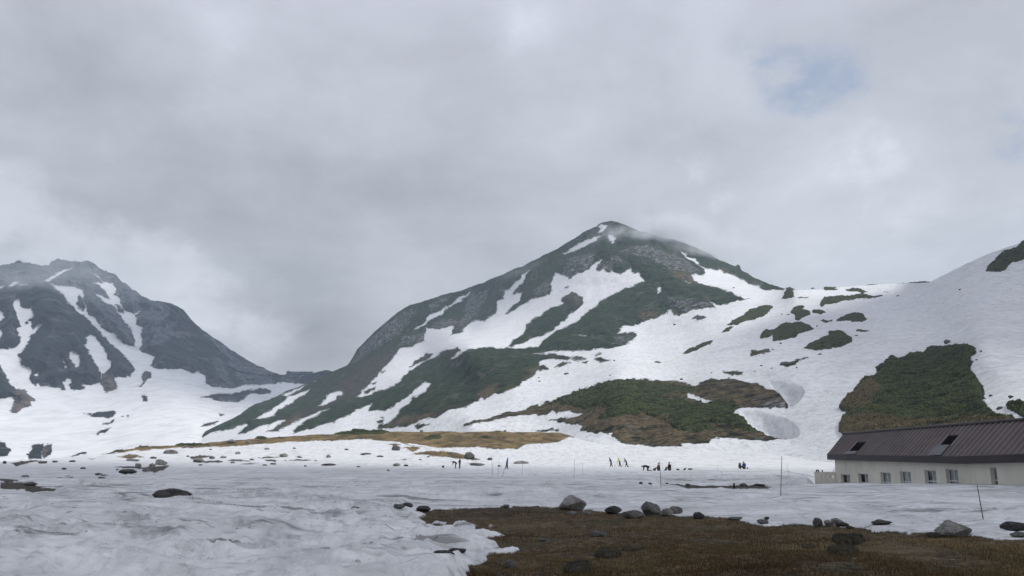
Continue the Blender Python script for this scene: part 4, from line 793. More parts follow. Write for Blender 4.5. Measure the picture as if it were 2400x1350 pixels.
# ================================================================== PEOPLE
def skinned(name, nodes, edges, mat, parent, root=0, sub=1):
    me = bpy.data.meshes.new(name); me.from_pydata([n[0] for n in nodes], edges, [])
    o = link(bpy.data.objects.new(name, me)); md = o.modifiers.new('s', 'SKIN'); md.use_smooth_shade = True
    for i, n in enumerate(nodes):
        sv = me.skin_vertices[0].data[i]; sv.radius = (n[1], n[1] if len(n) < 3 else n[2]); sv.use_root = (i == root)
    if sub: o.modifiers.new('u', 'SUBSURF').levels = sub
    bpy.context.view_layer.update()
    ev = o.evaluated_get(bpy.context.evaluated_depsgraph_get())
    m2 = bpy.data.meshes.new_from_object(ev); m2.materials.clear(); m2.materials.append(mat)
    o.modifiers.clear(); o.data = m2; m2.name = name; bpy.data.meshes.remove(me)
    if parent is not None: o.parent = parent
    return o
def V(*a): return Vector(a)
def person(px, py, label, J, jacket, trousers, hair='black', s=1.0, group='hikers working on the snow'):
    """J: joints in metres, x to the photo's right, z up. Keys hip, chest, neck, head, le/lh (left elbow, hand), re/rh, lk/lf (knee, foot), rk/rf"""
    b = g1(px, py); az = math.atan2(b.x, b.y)
    root = empty('person', b - Vector((0, 0, .03)), -az); root.scale = (s,) * 3; tag(root, label, 'person', group)
    hip, chest, neck, head = (V(*J[k]) for k in ('hip', 'chest', 'neck', 'head'))
    fw = V(*J.get('face', (-1, 0, 0))).normalized(); side = fw.cross(V(0, 0, 1)).normalized()
    up = (head - neck).normalized()
    ls, rs = neck - side * .17 - up * .06, neck + side * .17 - up * .06
    le, lh, re, rh = (V(*J[k]) for k in ('le', 'lh', 're', 'rh')); lk, lf, rk, rf = (V(*J[k]) for k in ('lk', 'lf', 'rk', 'rf'))
    hl, hr = hip - side * .09 - (chest - hip).normalized() * .04, hip + side * .09 - (chest - hip).normalized() * .04
    N = [(hip, .13, .11), (hip.lerp(chest, .5), .13, .11), (chest, .155, .12), (neck, .06), (head - up * .05, .085), (head + up * .07, .09, .10), (head + fw * .105 - up * .02, .014)]
    E = [(0, 1), (1, 2), (2, 3), (3, 4), (4, 5), (4, 6)]
    def ch(par, pts):
        for p, r in pts:
            N.append((p, r)); E.append((par, len(N) - 1)); par = len(N) - 1
        return par
    for sg in (-1, 1): ch(4, [(head + side * .095 * sg - up * .02, .016)])
    for sh, el, ha, sg in ((ls, le, lh, -1), (rs, re, rh, 1)):
        w = ch(2, [(sh, .062), (el, .045), (ha, .030)])
        d = (ha - el).normalized(); lat = d.cross(V(0, 0, 1) if abs(d.z) < .8 else fw).normalized(); pd = d.cross(lat).normalized()
        pm = ch(w, [(ha + d * .07, .034, )])
        for k, (o_, L) in enumerate(((-.028, .075), (-.010, .085), (.010, .080), (.028, .062))):
            ch(pm, [(ha + d * .10 + lat * o_, .009), (ha + d * (.10 + L * .5) + lat * o_ * 1.1 + pd * .01, .008), (ha + d * (.10 + L * .8) + lat * o_ * 1.1 + pd * .03, .007)])
        ch(w, [(ha + d * .045 - lat * .045, .010), (ha + d * .085 - lat * .062 + pd * .01, .009)])
    for h_, k_, f_ in ((hl, lk, lf), (hr, rk, rf)):
        ch(0, [(h_, .095), (k_, .062), (f_ + V(0, 0, .08), .045)])
    skinned('body', N, E, M['skin'], root)
    JN = [(hip - (chest - hip).normalized() * .06, .18, .155), (hip.lerp(chest, .5), .19, .16), (chest, .215, .17), (neck + up * .03, .095)]; JE = [(0, 1), (1, 2), (2, 3)]
    for sh, el, ha in ((ls, le, lh), (rs, re, rh)):
        JN += [(sh, .10), (el, .075), (el.lerp(ha, .92), .058)]; k = len(JN); JE += [(2, k - 3), (k - 3, k - 2), (k - 2, k - 1)]
    skinned('jacket', JN, JE, M[jacket], root)
    TN = [(hip, .145, .125)]; TE = []
    for h_, k_, f_ in ((hl, lk, lf), (hr, rk, rf)):
        TN += [(h_, .125), (k_, .095), (k_.lerp(f_, .88), .078)]; k = len(TN); TE += [(0, k - 3), (k - 3, k - 2), (k - 2, k - 1)]
    skinned('trousers', TN, TE, M[trousers], root)
    for k_, f_ in ((lk, lf), (rk, rf)):
        toe = V(*J.get('toe', (fw.x, fw.y, 0))) if 'toe' in J else V(fw.x, fw.y, 0)
        skinned('boot', [(f_ + V(0, 0, .13), .058), (f_ + V(0, 0, .05), .055), (f_ + toe * .10 + V(0, 0, .04), .048), (f_ + toe * .19 + V(0, 0, .03), .034)], [(0, 1), (1, 2), (2, 3)], M['black'], root)
    skinned('hood' if hair != 'black' else 'hair', [(head - up * .05 - fw * .05, .095), (head + up * .04 - fw * .035, .128), (head + up * .10 - fw * .005, .115)], [(0, 1), (1, 2)], M[hair], root)
    return root
def bag(px, py, w, h, col, label, tilt=0.0, name='rucksack', group='rucksacks lying on the snow'):
    b = g1(px, py); d = (b - Vector((0, 0, EYE))).length; W = w * d / F; H = h * d / F; az = math.atan2(b.x, b.y)
    root = empty(name, b - Vector((0, 0, .03)), -az); tag(root, label, 'rucksack', group); root.rotation_euler = (0, 0, -az)
    c = lambda x, z: Vector((x * W, 0, z * H + .04))
    r = min(W, H) * .36
    R_ = Matrix.Rotation(tilt, 3, 'Y')
    pts = [R_ @ Vector(((k - .5) * (W - 1.5 * r), 0, 0)) + Vector((0, 0, H * .45)) for k in (0, .35, .7, 1)]
    skinned('bag_body', [(pts[0], r * .95), (pts[1], r * 1.2, r * .95), (pts[2], r * 1.1, r * .9), (pts[3], r * .8)], [(0, 1), (1, 2), (2, 3)], M[col], root)
    skinned('lid_pocket', [(pts[3] + Vector((-.04, 0, r * .55)), r * .42), (pts[2] + Vector((0, 0, r * 1.0)), r * .45)], [(0, 1)], M['charcoal'], root)
    skinned('front_pocket', [(pts[1] + Vector((0, -r * .9, 0)), r * .4), (pts[2] + Vector((0, -r * .8, 0)), r * .36)], [(0, 1)], M['charcoal'], root)
    bm = bmesh.new()
    for sg in (-.4, .4): tube(bm, [pts[0] + Vector((0, sg * r, r * .35)), pts[1] + Vector((0, sg * r, r * .85)), pts[2] + Vector((0, sg * r, r * .6))], .018, 5)
    bm_obj('strap', bm, M['charcoal'], root, True)
    return root
def build_people():
    stand = dict(hip=(0, 0, .92), chest=(0, 0, 1.28), neck=(0, 0, 1.47), head=(-.01, 0, 1.63), le=(-.10, .24, 1.18), lh=(-.22, .12, 1.05), re=(.14, -.22, 1.18), rh=(-.02, -.24, 1.02), lk=(-.02, .10, .48), lf=(.0, .12, 0), rk=(.03, -.09, .48), rf=(.02, -.10, 0))
    bend = dict(hip=(.18, 0, .92), chest=(-.12, 0, 1.16), neck=(-.32, 0, 1.18), head=(-.47, 0, 1.10), face=(-.6, 0, -.8), le=(-.30, .16, .86), lh=(-.42, .10, .66), re=(-.28, -.16, .86), rh=(-.46, -.10, .68), lk=(.10, .10, .48), lf=(.16, .11, 0), rk=(.12, -.10, .47), rf=(.14, -.12, 0), toe=(-1, 0, 0))
    walk = dict(hip=(.06, 0, .92), chest=(-.06, 0, 1.27), neck=(-.14, 0, 1.45), head=(-.22, 0, 1.59), le=(-.14, .22, 1.16), lh=(-.24, .16, .98), re=(-.02, -.24, 1.14), rh=(-.20, -.20, .96), lk=(.0, .09, .48), lf=(-.10, .10, 0), rk=(.16, -.09, .48), rf=(.32, -.10, 0), face=(-1, 0, -.3), toe=(-1, 0, 0))
    step = dict(hip=(.02, 0, .93), chest=(.06, 0, 1.28), neck=(.10, 0, 1.47), head=(.13, 0, 1.62), le=(.04, .24, 1.17), lh=(.10, .20, .95), re=(.06, -.24, 1.17), rh=(.16, -.22, .96), lk=(-.08, .09, .50), lf=(-.22, .10, .02), rk=(.08, -.09, .48), rf=(.10, -.10, 0), face=(1, 0, -.2))
    dig = dict(walk, lh=(-.38, -.02, .86), rh=(-.30, -.12, 1.0), le=(-.26, .18, 1.08), re=(-.12, -.24, 1.12))
    kneel = dict(hip=(.20, 0, .52), chest=(-.16, 0, .66), neck=(-.36, 0, .62), head=(-.50, 0, .55), face=(-.5, 0, -.85), le=(-.32, .2, .38), lh=(-.36, .18, .10), re=(-.28, -.2, .38), rh=(-.34, -.2, .10), lk=(.12, .12, .10), lf=(.55, .14, .02), rk=(.14, -.12, .10), rf=(.56, -.14, .02), toe=(1, 0, 0))
    sit = dict(hip=(0, 0, .20), chest=(.02, .02, .56), neck=(.0, 0, .74), head=(-.02, -.02, .90), le=(-.12, .2, .48), lh=(-.24, .0, .40), re=(.18, -.16, .46), rh=(.02, -.28, .38), lk=(-.34, .06, .44), lf=(-.52, .02, .02), rk=(.10, -.42, .40), rf=(.06, -.66, .02), face=(-.7, -.6, 0))
    person(1066, 1097.5, 'person in navy jacket bending forward over the snow with arms hanging down', bend, 'navy', 'black')
    person(1077.3, 1098.5, 'person in black standing upright with one white sleeve, beside the bending one', stand, 'black', 'black', s=1.06)
    # the white sleeve / panel seen on the standing figure
    person(1188, 1098.6, 'person in bright blue jacket walking away to the right with a pole at the feet', step, 'royal', 'black', 'royal', s=1.05)
    person(1431.5, 1092.5, 'person in dark clothes leaning forward, leftmost of the row of three', walk, 'charcoal', 'charcoal', s=1.03)
    person(1452, 1092.5, 'person in yellow jacket with black trousers, middle of the row of three', dig, 'yellow', 'black', 'yellow')
    person(1467.5, 1092.8, 'person in grey-blue jacket stooping, right of the yellow one', dict(dig, head=(-.30, 0, 1.52), neck=(-.2, 0, 1.42)), 'greyblue', 'black', 'black')
    person(1515, 1104, 'person in navy kneeling on hands and knees to the left of the rucksacks', kneel, 'navy', 'black', 'black', s=1.12)
    person(1569.5, 1104, 'person in black sitting among the rucksacks', sit, 'black', 'black', 'black', s=1.15)
    person(1544, 1104, 'person in black and brown sitting just behind the tall dark pole', sit, 'brown', 'black', 'black', s=1.05)
    person(1744.5, 1102, 'person in blue jacket sitting on the snow beside the tall brown bundle', dict(sit, face=(.2, 1, 0)), 'blue', 'black', 'blue', s=1.10)
    G = 'rucksacks lying on the snow'
    bag(1038.5, 1096.2, 9.6, 7.4, 'black', 'black rucksack lying alone, leftmost of all, left of the bending person', -.5)
    bag(1472, 1093.5, 6, 4.5, 'black', 'small black rucksack at the heels of the stooping grey-blue figure', .4)
    bag(1534, 1103.5, 11, 8, 'brown', 'brownish rucksack with black top between the kneeling and the sitting figures', .2)
    bag(1561, 1103, 9, 6, 'navy', 'dark blue rucksack leaning against the sitting figure in black', -.2)
    bag(1589, 1102.6, 10, 5, 'black', 'low black rucksack on its own right of the sitting figure in black', .15)
    bag(1605, 1102.6, 10, 6, 'charcoal', 'dark rucksack tilted up to the right, second from the right end of the row', -.45)
    bag(1617.5, 1102.3, 13, 5, 'black', 'long dark rucksack at the right end of the row', .05)
    bag(1752, 1102, 6, 5.5, 'navy', 'small dark blue rucksack right of the sitting person in blue', -.5)
    # tall bundle / pack carrier
    b = g1(1735, 1102); az = math.atan2(b.x, b.y)
    r = empty('pack_bundle', b - Vector((0, 0, .03)), -az); tag(r, 'tall brown bundle with pale top standing left of the person in blue', 'bundle'); d = b.length / F
    skinned('pack_body', [(Vector((0, 0, 1.2 * d)), 4.6 * d, 4 * d), (Vector((-.4 * d, 0, 6.5 * d)), 4.2 * d, 3.6 * d), (Vector((-.3 * d, 0, 12.6 * d)), 4.4 * d, 3.8 * d)], [(0, 1), (1, 2)], M['brown'], r)
    skinned('top_cover', [(Vector((-.3 * d, 0, 10.6 * d)), 4.4 * d, 4.0 * d), (Vector((.4 * d, 0, 14.6 * d)), 3.4 * d)], [(0, 1)], simple('pale_cover', (.22, .20, .19), .9), r)
    skinned('base_pocket', [(Vector((2.4 * d, -2 * d, 3 * d)), 1.7 * d), (Vector((3.0 * d, -1.5 * d, 5 * d)), 1.2 * d)], [(0, 1)], M['black'], r)
# tools in hands: built as separate long-handled shovels
def build_tools():
    for (px, py, hx, hz, tx, lab) in ((1452, 1092.5, -.38, .82, -.86, 'shovel held by the person in yellow jacket'), (1467.5, 1092.8, -.36, .82, -.80, 'shovel held by the stooping grey-blue figure')):
        b = g1(px, py); az = math.atan2(b.x, b.y); o = empty('shovel', b, -az); tag(o, lab, 'shovel', 'shovels of the digging hikers')
        bm = bmesh.new(); tube(bm, [(hx + .16, -.08, hz + .38), (hx, -.05, hz), (tx, -.02, .08)], .016, 6); bm_obj('handle', bm, M['pole'], o, True)
        bm = bmesh.new(); box(bm, (-.02, -.12, -.14), (.02, .12, .14), Matrix.Translation((tx - .06, -.02, .06)) @ Matrix.Rotation(.9, 4, 'Y')); bmesh.ops.bevel(bm, geom=bm.edges[:], offset=.008, affect='EDGES'); bm_obj('blade', bm, M['charcoal'], o)
# ================================================================== HOTEL
def build_hotel():
    VPX = 1236.0
    e = Vector([float(v) for v in ray(VPX, HORIZON)]); e.z = 0; e.normalize()          # runs away from the camera
    n_ = Vector((-e.y, e.x, 0))                                                       # towards the visible side
    Rp = Vector([float(v) for v in at_range(1978, 1018, 74.0)])
    al = rad(45); dn = n_ * math.cos(al) + Vector((0, 0, -math.sin(al))); N = e.cross(dn); N = N if N.z > 0 else -N
    E0 = Vector((0, 0, EYE))
    def onroof(px, py):
        d = Vector([float(v) for v in ray(px, py)]); t = (Rp - E0).dot(N) / d.dot(N); p = E0 + d * t - Rp
        return p.dot(e), p.dot(dn)
    A = onroof(1940, 1066); K = onroof(2246, 1070.5); Q = onroof(2400, 1065)
    SN = -44.0                                                                         # near end, out of frame
    vQ = K[1] + (Q[1] - K[1])
    def ev(s):                                                                         # eave position down the slope
        if s > K[0]: return K[1] + (A[1] - K[1]) * (s - K[0]) / (A[0] - K[0])
        return K[1] + (Q[1] - K[1]) * min(1, (s - K[0]) / (Q[0] - K[0]))
    def rp(s, v, h=0.0): return Rp + e * s + dn * v + N * h
    o1 = [onroof(*p) for p in ((1988.3, 1057.5), (2010, 1058), (2032.8, 1034.3), (2012.2, 1034.3))]
    o2 = [onroof(*p) for p in ((2205, 1043.4), (2230, 1043.4), (2246.2, 1018.5), (2221.3, 1019.6))]
    holes = []
    for o in (o1, o2):
        s0 = (o[1][0] + o[2][0]) / 2; s1 = (o[0][0] + o[3][0]) / 2; v0 = (o[2][1] + o[3][1]) / 2; v1 = (o[0][1] + o[1][1]) / 2
        holes.append((min(s0, s1), max(s0, s1), v0, v1))
    root = empty('hotel_building', Rp * 1.0 + Vector((0, 0, -Rp.z)))
    tag(root, 'long beige hotel with brown metal roof, half buried in snow at right', 'building')
    inv = Matrix.Translation(-root.location)
    def fin(name, bm, mat, par=root, sm=False):
        for v in bm.verts: v.co = inv @ v.co
        return bm_obj(name, bm, mat, par, sm)
    # roof sheet with two cut-in openings
    bm = bmesh.new()
    brk = sorted({SN, K[0], A[0], Q[0]} | {h for q in holes for h in q[:2]})
    for a, b in zip(brk, brk[1:]):
        mid = (a + b) / 2; hs = [h for h in holes if h[0] - 1e-6 <= mid <= h[1] + 1e-6]
        segs = [(0, None)] if not hs else [(0, hs[0][2]), (hs[0][3], None)]
        for v0, v1 in segs:
            va = ev(a) if v1 is None else v1; vb = ev(b) if v1 is None else v1
            quad(bm, rp(a, v0), rp(b, v0), rp(b, vb), rp(a, va))
    quad(bm, rp(A[0], 0), rp(0.0, 0), rp(A[0], A[1]), rp(A[0], A[1] * .999))
    # back slope of the roof
    dnb = -n_ * math.cos(al) + Vector((0, 0, -math.sin(al)))
    quad(bm, Rp + e * SN, Rp + e * 0, Rp + dnb * 3.2, Rp + e * SN + dnb * 3.2)
    # standing ribs
    s = SN
    while s < -0.15:
        lim = ev(s) if s < A[0] else A[1] * (0 - s) / (0 - A[0])
        parts = [(0.05, lim)]
        for h in holes:
            if h[0] - .05 < s < h[1] + .05: parts = [(0.05, h[2] - .05)]
            elif h[0] - .5 < s < h[1] + .5 and False: pass
        for v0, v1 in parts:
            if v1 - v0 < .1: continue
            w = .075; hh = .085
            a0, a1, b0, b1 = rp(s - w, v0, .004), rp(s + w, v0, .004), rp(s - w, v1, .004), rp(s + w, v1, .004)
            t0, t1, u0, u1 = rp(s - w * .45, v0, hh), rp(s + w * .45, v0, hh), rp(s - w * .45, v1, hh), rp(s + w * .45, v1, hh)
            quad(bm, a0, t0, u0, b0); quad(bm, t0, t1, u1, u0); quad(bm, t1, a1, b1, u1); quad(bm, b0, u0, u1, b1); quad(bm, a0, a1, t1, t0)
        s += .55
    bmesh.ops.recalc_face_normals(bm, faces=bm.faces[:]) if False else None
    roof = fin('roof', bm, M['roof'])
    # ridge cap and fascia
    bm = bmesh.new(); tube(bm, [rp(SN, 0, .05), rp(.06, 0, .05)], .11, 8); c = fin('ridge_cap', bm, M['fascia'], roof)
    bm = bmesh.new(); T_ = .42
    pts = [(SN, ev(SN)), (Q[0], Q[1]), K, A]
    for (a, va), (b, vb) in zip(pts, pts[1:]):
        if abs(a - b) < 1e-6: continue
        p, q = rp(a, va, .03) + n_ * .05, rp(b, vb, .03) + n_ * .05; dz = Vector((0, 0, -T_)); i_ = -n_ * .5
        quad(bm, p, q, q + dz, p + dz); quad(bm, p + dz, q + dz, q + dz + i_, p + dz + i_); quad(bm, q, p, p + i_ * .2, q + i_ * .2)
    a = rp(A[0], A[1], .03) + n_ * .05; b = rp(0, 0, .03) + e * .05; dz = Vector((0, 0, -.30))
    quad(bm, a, b, b + dz, a + Vector((0, 0, -T_))); quad(bm, a + Vector((0, 0, -T_)), b + dz, b + dz - e * .5, a + Vector((0, 0, -T_)) - e * .5)
    fin('fascia', bm, M['fascia'])
    # cut-in openings: side walls, back wall, floor, dark window
    for (s0, s1, v0, v1), sheet_v in zip(holes, (None, None)):
        bm = bmesh.new()
        fl = rp(s0, v1).z; dep = (v1 - v0) * math.cos(al)
        f0, f1, b0, b1 = rp(s0, v1), rp(s1, v1), rp(s0, v0), rp(s1, v0)
        g0 = Vector((b0.x, b0.y, fl)); g1_ = Vector((b1.x, b1.y, fl))
        quad(bm, f0, f1, g1_, g0); quad(bm, f0, g0, b0, b0.lerp(f0, .0)); quad(bm, f1, b1, g1_, g1_.lerp(b1, .0)); quad(bm, g0, g1_, b1, b0)
        for f in list(bm.faces):
            if f.calc_area() < 1e-6: bm.faces.remove(f)
        nd = fin('recess', bm, M['fascia'], roof)
        bm = bmesh.new(); m0 = g0.lerp(b0, .12); m1 = g1_.lerp(b1, .12); t0 = g0.lerp(b0, .88); t1 = g1_.lerp(b1, .88); k = n_ * .03
        quad(bm, m0.lerp(m1, .1) + k, m0.lerp(m1, .9) + k, t0.lerp(t1, .9) + k, t0.lerp(t1, .1) + k); fin('recess_window', bm, M['dark'], roof)
        # flat sheet laid below the opening
        va = ev((s0 + s1) / 2)
        bm = bmesh.new(); w0, w1 = s0 - .12, s1 + .25
        quad(bm, rp(w0, v1 + .06, .10), rp(w1, v1 + .06, .10), rp(w1, va - .02, .10), rp(w0, va - .02, .10)); quad(bm, rp(w0, v1 + .06, .10), rp(w1, v1 + .06, .10), rp(w1, v1 + .06, 0), rp(w0, v1 + .06, 0))
        quad(bm, rp(w0, v1 + .06, .10), rp(w0, va - .02, .10), rp(w0, va - .02, 0.005), rp(w0, v1 + .06, 0.005))
        fin('roof_sheet', bm, M['plate'], roof)
    # walls with window openings
    set_ = .38
    def wl(s): p = rp(s, ev(s)); p = p - n_ * set_; return Vector((p.x, p.y, 0)), rp(s, ev(s)).z - .12
    sA = A[0] - .45
    W0 = wl(sA)[0]; WK = wl(K[0])[0]; WQ = wl(SN)[0]
    def onwall(px, py):
        d = Vector([float(v) for v in ray(px, py)])
        for P0, P1, sa, sb in ((W0, WK, sA, K[0]), (WK, WQ, K[0], SN)):
            t_ = (P1 - P0); nn = Vector((-t_.y, t_.x, 0)); t = (P0 - E0).dot(nn) / d.dot(nn); p = E0 + d * t
            u = (Vector((p.x, p.y, 0)) - P0).dot(t_) / t_.length_squared
            if -.02 <= u <= 1: return sa + (sb - sa) * u, p.z
        return sA, p.z
    wins = []
    for x0, x1, yt, narrow in ((1970.3, 1991.7, 1112, 0), (2011, 2034, 1110, 0), (2063, 2087, 1107.5, 0), (2108.5, 2134, 1105, 0), (2166, 2192.5, 1102.2, 0), (2215.7, 2244, 1100, 0), (2318, 2333, 1095.5, 1)):
        sa, za = onwall(x0, yt); sb, zb = onwall(x1, yt); wins.append((sb, sa, (za + zb) / 2, narrow))
    zb_ = -3.0
    bm = bmesh.new(); cuts = sorted({sA, K[0], SN} | {w for q in wins for w in q[:2]})
    for a, b in zip(cuts, cuts[1:]):
        mid = (a + b) / 2; w = [q for q in wins if q[0] - 1e-6 <= mid <= q[1] + 1e-6]
        (pa, ta), (pb, tb) = wl(a), wl(b)
        up = lambda p, z: Vector((p.x, p.y, z))
        if w:
            zt = w[0][2]; zs = zt - 1.45
            quad(bm, up(pa, zt), up(pb, zt), up(pb, tb), up(pa, ta)); quad(bm, up(pa, zb_), up(pb, zb_), up(pb, zs), up(pa, zs))
            i_ = -n_ * .22
            quad(bm, up(pa, zt), up(pa, zs), up(pa, zs) + i_, up(pa, zt) + i_); quad(bm, up(pb, zs), up(pb, zt), up(pb, zt) + i_, up(pb, zs) + i_); quad(bm, up(pb, zt), up(pa, zt), up(pa, zt) + i_, up(pb, zt) + i_); quad(bm, up(pa, zs), up(pb, zs), up(pb, zs) + i_, up(pa, zs) + i_)
        else: quad(bm, up(pa, zb_), up(pb, zb_), up(pb, tb), up(pa, ta))
    # end gable and back wall
    p, t = wl(sA); gb = p - n_ * 4.4; rid = Rp + e * (sA)
    quad(bm, Vector((p.x, p.y, zb_)), Vector((p.x, p.y, t)), Vector((gb.x, gb.y, t)), Vector((gb.x, gb.y, zb_)))
    bm.faces.new([bm.verts.new(v) for v in (Vector((p.x, p.y, t)), Vector((rid.x, rid.y, rid.z - .25)), Vector((gb.x, gb.y, t)))])
    q = wl(SN)[0] - n_ * 4.4
    quad(bm, Vector((gb.x, gb.y, zb_)), Vector((gb.x, gb.y, t)), Vector((q.x, q.y, t)), Vector((q.x, q.y, zb_)))
    fin('wall', bm, M['wall'])
    for i, (sa, sb, zt, narrow) in enumerate(wins):
        (pa, _), (pb, _) = wl(sa), wl(sb); zs = zt - 1.45; i_ = -n_ * .19
        ax = (pb - pa); L = ax.length; ax.normalize()
        Mw = Matrix(((ax.x, -n_.x, 0, 0), (ax.y, -n_.y, 0, 0), (0, 0, 1, 0), (0, 0, 0, 1)))
        base = Vector((pa.x, pa.y, zs)) + i_
        Mw = Matrix.Translation(base) @ Mw; H = zt - zs; fw_ = .055
        bm = bmesh.new()
        box(bm, (0, -.03, 0), (fw_, .03, H), Mw); box(bm, (L - fw_, -.03, 0), (L, .03, H), Mw); box(bm, (fw_, -.029, 0), (L - fw_, .029, fw_), Mw); box(bm, (fw_, -.029, H - fw_), (L - fw_, .029, H), Mw)
        hm = H * .53; box(bm, (fw_, -.026, hm - .035), (L - fw_, .026, hm + .035), Mw)
        if not narrow: box(bm, (L * .52 - .03, -.024, fw_), (L * .52 + .03, .024, hm - .035), Mw); box(bm, (L * .52 - .03, -.024, hm + .035), (L * .52 + .03, .024, H - fw_), Mw)
        w = fin('window', bm, M['frame'])
        bm = bmesh.new(); y = .012; quad(bm, *[Mw @ Vector(v) for v in ((.02, y, .02), (L - .02, y, .02), (L - .02, y, H - .02), (.02, y, H - .02))]); fin('pane', bm, M['glass'], w)
        bm = bmesh.new(); nseg = 16
        c0 = 0 if not narrow else L
        cov = L * (1.0 if i in (2, 3, 5) else .62)
        if not narrow:
            for k in range(nseg):
                u0, u1 = cov * k / nseg, cov * (k + 1) / nseg; d0, d1 = .12 + .03 * math.sin(k * 1.9), .12 + .03 * math.sin((k + 1) * 1.9)
                quad(bm, *[Mw @ Vector(v) for v in ((u0, d0, .03), (u1, d1, .03), (u1, d1, H - .03), (u0, d0, H - .03))])
            fin('curtain', bm, M['curtain'], w)
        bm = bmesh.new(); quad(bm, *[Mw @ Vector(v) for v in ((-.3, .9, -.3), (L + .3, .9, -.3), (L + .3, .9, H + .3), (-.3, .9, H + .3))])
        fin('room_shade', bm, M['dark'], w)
    # low terrace parapet at the far end
    t0 = Vector([float(v) for v in at_range(1908.5, 1107.5, math.hypot(W0.x, W0.y) + .6)]); 
    px_, _z = wl(sA); d0 = Vector((t0.x, t0.y, 0)); d1 = Vector((px_.x, px_.y, 0)); zt = t0.z
    ax = (d1 - d0); L = ax.length; ax.normalize(); nn = Vector((ax.y, -ax.x, 0)); Mp = Matrix.Translation((d0.x, d0.y, 0)) @ Matrix(((ax.x, -nn.x, 0, 0), (ax.y, -nn.y, 0, 0), (0, 0, 1, 0), (0, 0, 0, 1)))
    bm = bmesh.new(); box(bm, (0, 0, -2.5), (L - .02, .22, zt - .42), Mp); box(bm, (0, 0, zt - .24), (L - .02, .22, zt), Mp)
    for a, b in ((0, .30), (.40, .52), (.62, .74), (.9, 1.0)): box(bm, (L * a, .002, zt - .42), (L * b - .02, .218, zt - .24), Mp)
    box(bm, (-.03, -.03, zt), (L - .02, .25, zt + .05), Mp)
    # return of the parapet
    box(bm, (0, .22, -2.5), (.22, 5.0, zt), Mp)
    fin('terrace_parapet', bm, M['wall'])
    bm = bmesh.new(); box(bm, (L * .06, .05, zt + .05), (L * .06 + .06, .2, zt + .17), Mp); box(bm, (L * .06 + .20, .05, zt + .05), (L * .06 + .26, .2, zt + .17), Mp); box(bm, (L * .06 + .06, .05, zt + .10), (L * .06 + .20, .2, zt + .14), Mp); box(bm, (L * .06 + .02, .05, zt + .17), (L * .06 + .24, .2, zt + .24), Mp); box(bm, (L * .06 + .5, .06, zt + .05), (L * .06 + .56, .18, zt + .22), Mp)
    fin('parapet_post', bm, M['fascia'])
    bm = bmesh.new(); q0 = Vector((d1.x, d1.y, 0)) + e * .15
    for k in range(6): box(bm, (L * .80 + k * .12, .5, zt - .1), (L * .80 + k * .12 + .03, .55, zt + .3 + k * .16), Mp)
    fin('stair_railing', bm, M['frame'])
    print('HOTEL', A, K, Q, holes, [tuple(round(x, 2) for x in w) for w in wins], Rp)
# ================================================================== HUT ON THE SADDLE
def build_hut():
    r = 1985.0; b = Vector([float(v) for v in at_range(704, 877.5, r)])
    c = r / F / math.cos(.27)
    o = empty('mountain_hut', b, .18); tag(o, 'long low grey mountain hut standing on the distant saddle', 'hut')
    def seg(x0, x1, z0, z1, nm, mat, y0=-6, y1=6):
        bm = bmesh.new(); box(bm, (x0 * c, y0, z0 * c), (x1 * c, y1, z1 * c)); return bm_obj(nm, bm, mat, o)
    gw = simple('hut_wall', (.10, .11, .12), .9); gr = simple('hut_roof', (.05, .06, .07), .8); gl = simple('hut_trim', (.45, .46, .47), .7)
    seg(-29, 26, -4, 4.4, 'wall', gw)
    for x0, x1, z0, z1 in ((-30, -1, 4.4, 6.0), (-1, 27, 4.4, 6.6)):
        bm = bmesh.new(); y = 8.0
        p = [(x0 * c, -y, z0 * c), (x1 * c, -y, z0 * c), (x1 * c, 0, (z1) * c), (x0 * c, 0, z1 * c), (x0 * c, y, z0 * c), (x1 * c, y, z0 * c)]
        vs = [bm.verts.new(q) for q in p]
        for f in ((0, 1, 2, 3), (3, 2, 5, 4), (0, 3, 4), (1, 5, 2), (0, 4, 5, 1)): bm.faces.new([vs[k] for k in f])
        bm_obj('roof', bm, gr, o)
    for x in (-17, -13, -9, -5): seg(x, x + 1.6, 2.0, 3.6, 'window', gl, -6.3, -5.9)
    seg(26.2, 29, 2.5, 5.6, 'porch', gl, -6, 4)
    seg(-27, -24, 6.0, 7.4, 'chimney', gw, -2, 2)
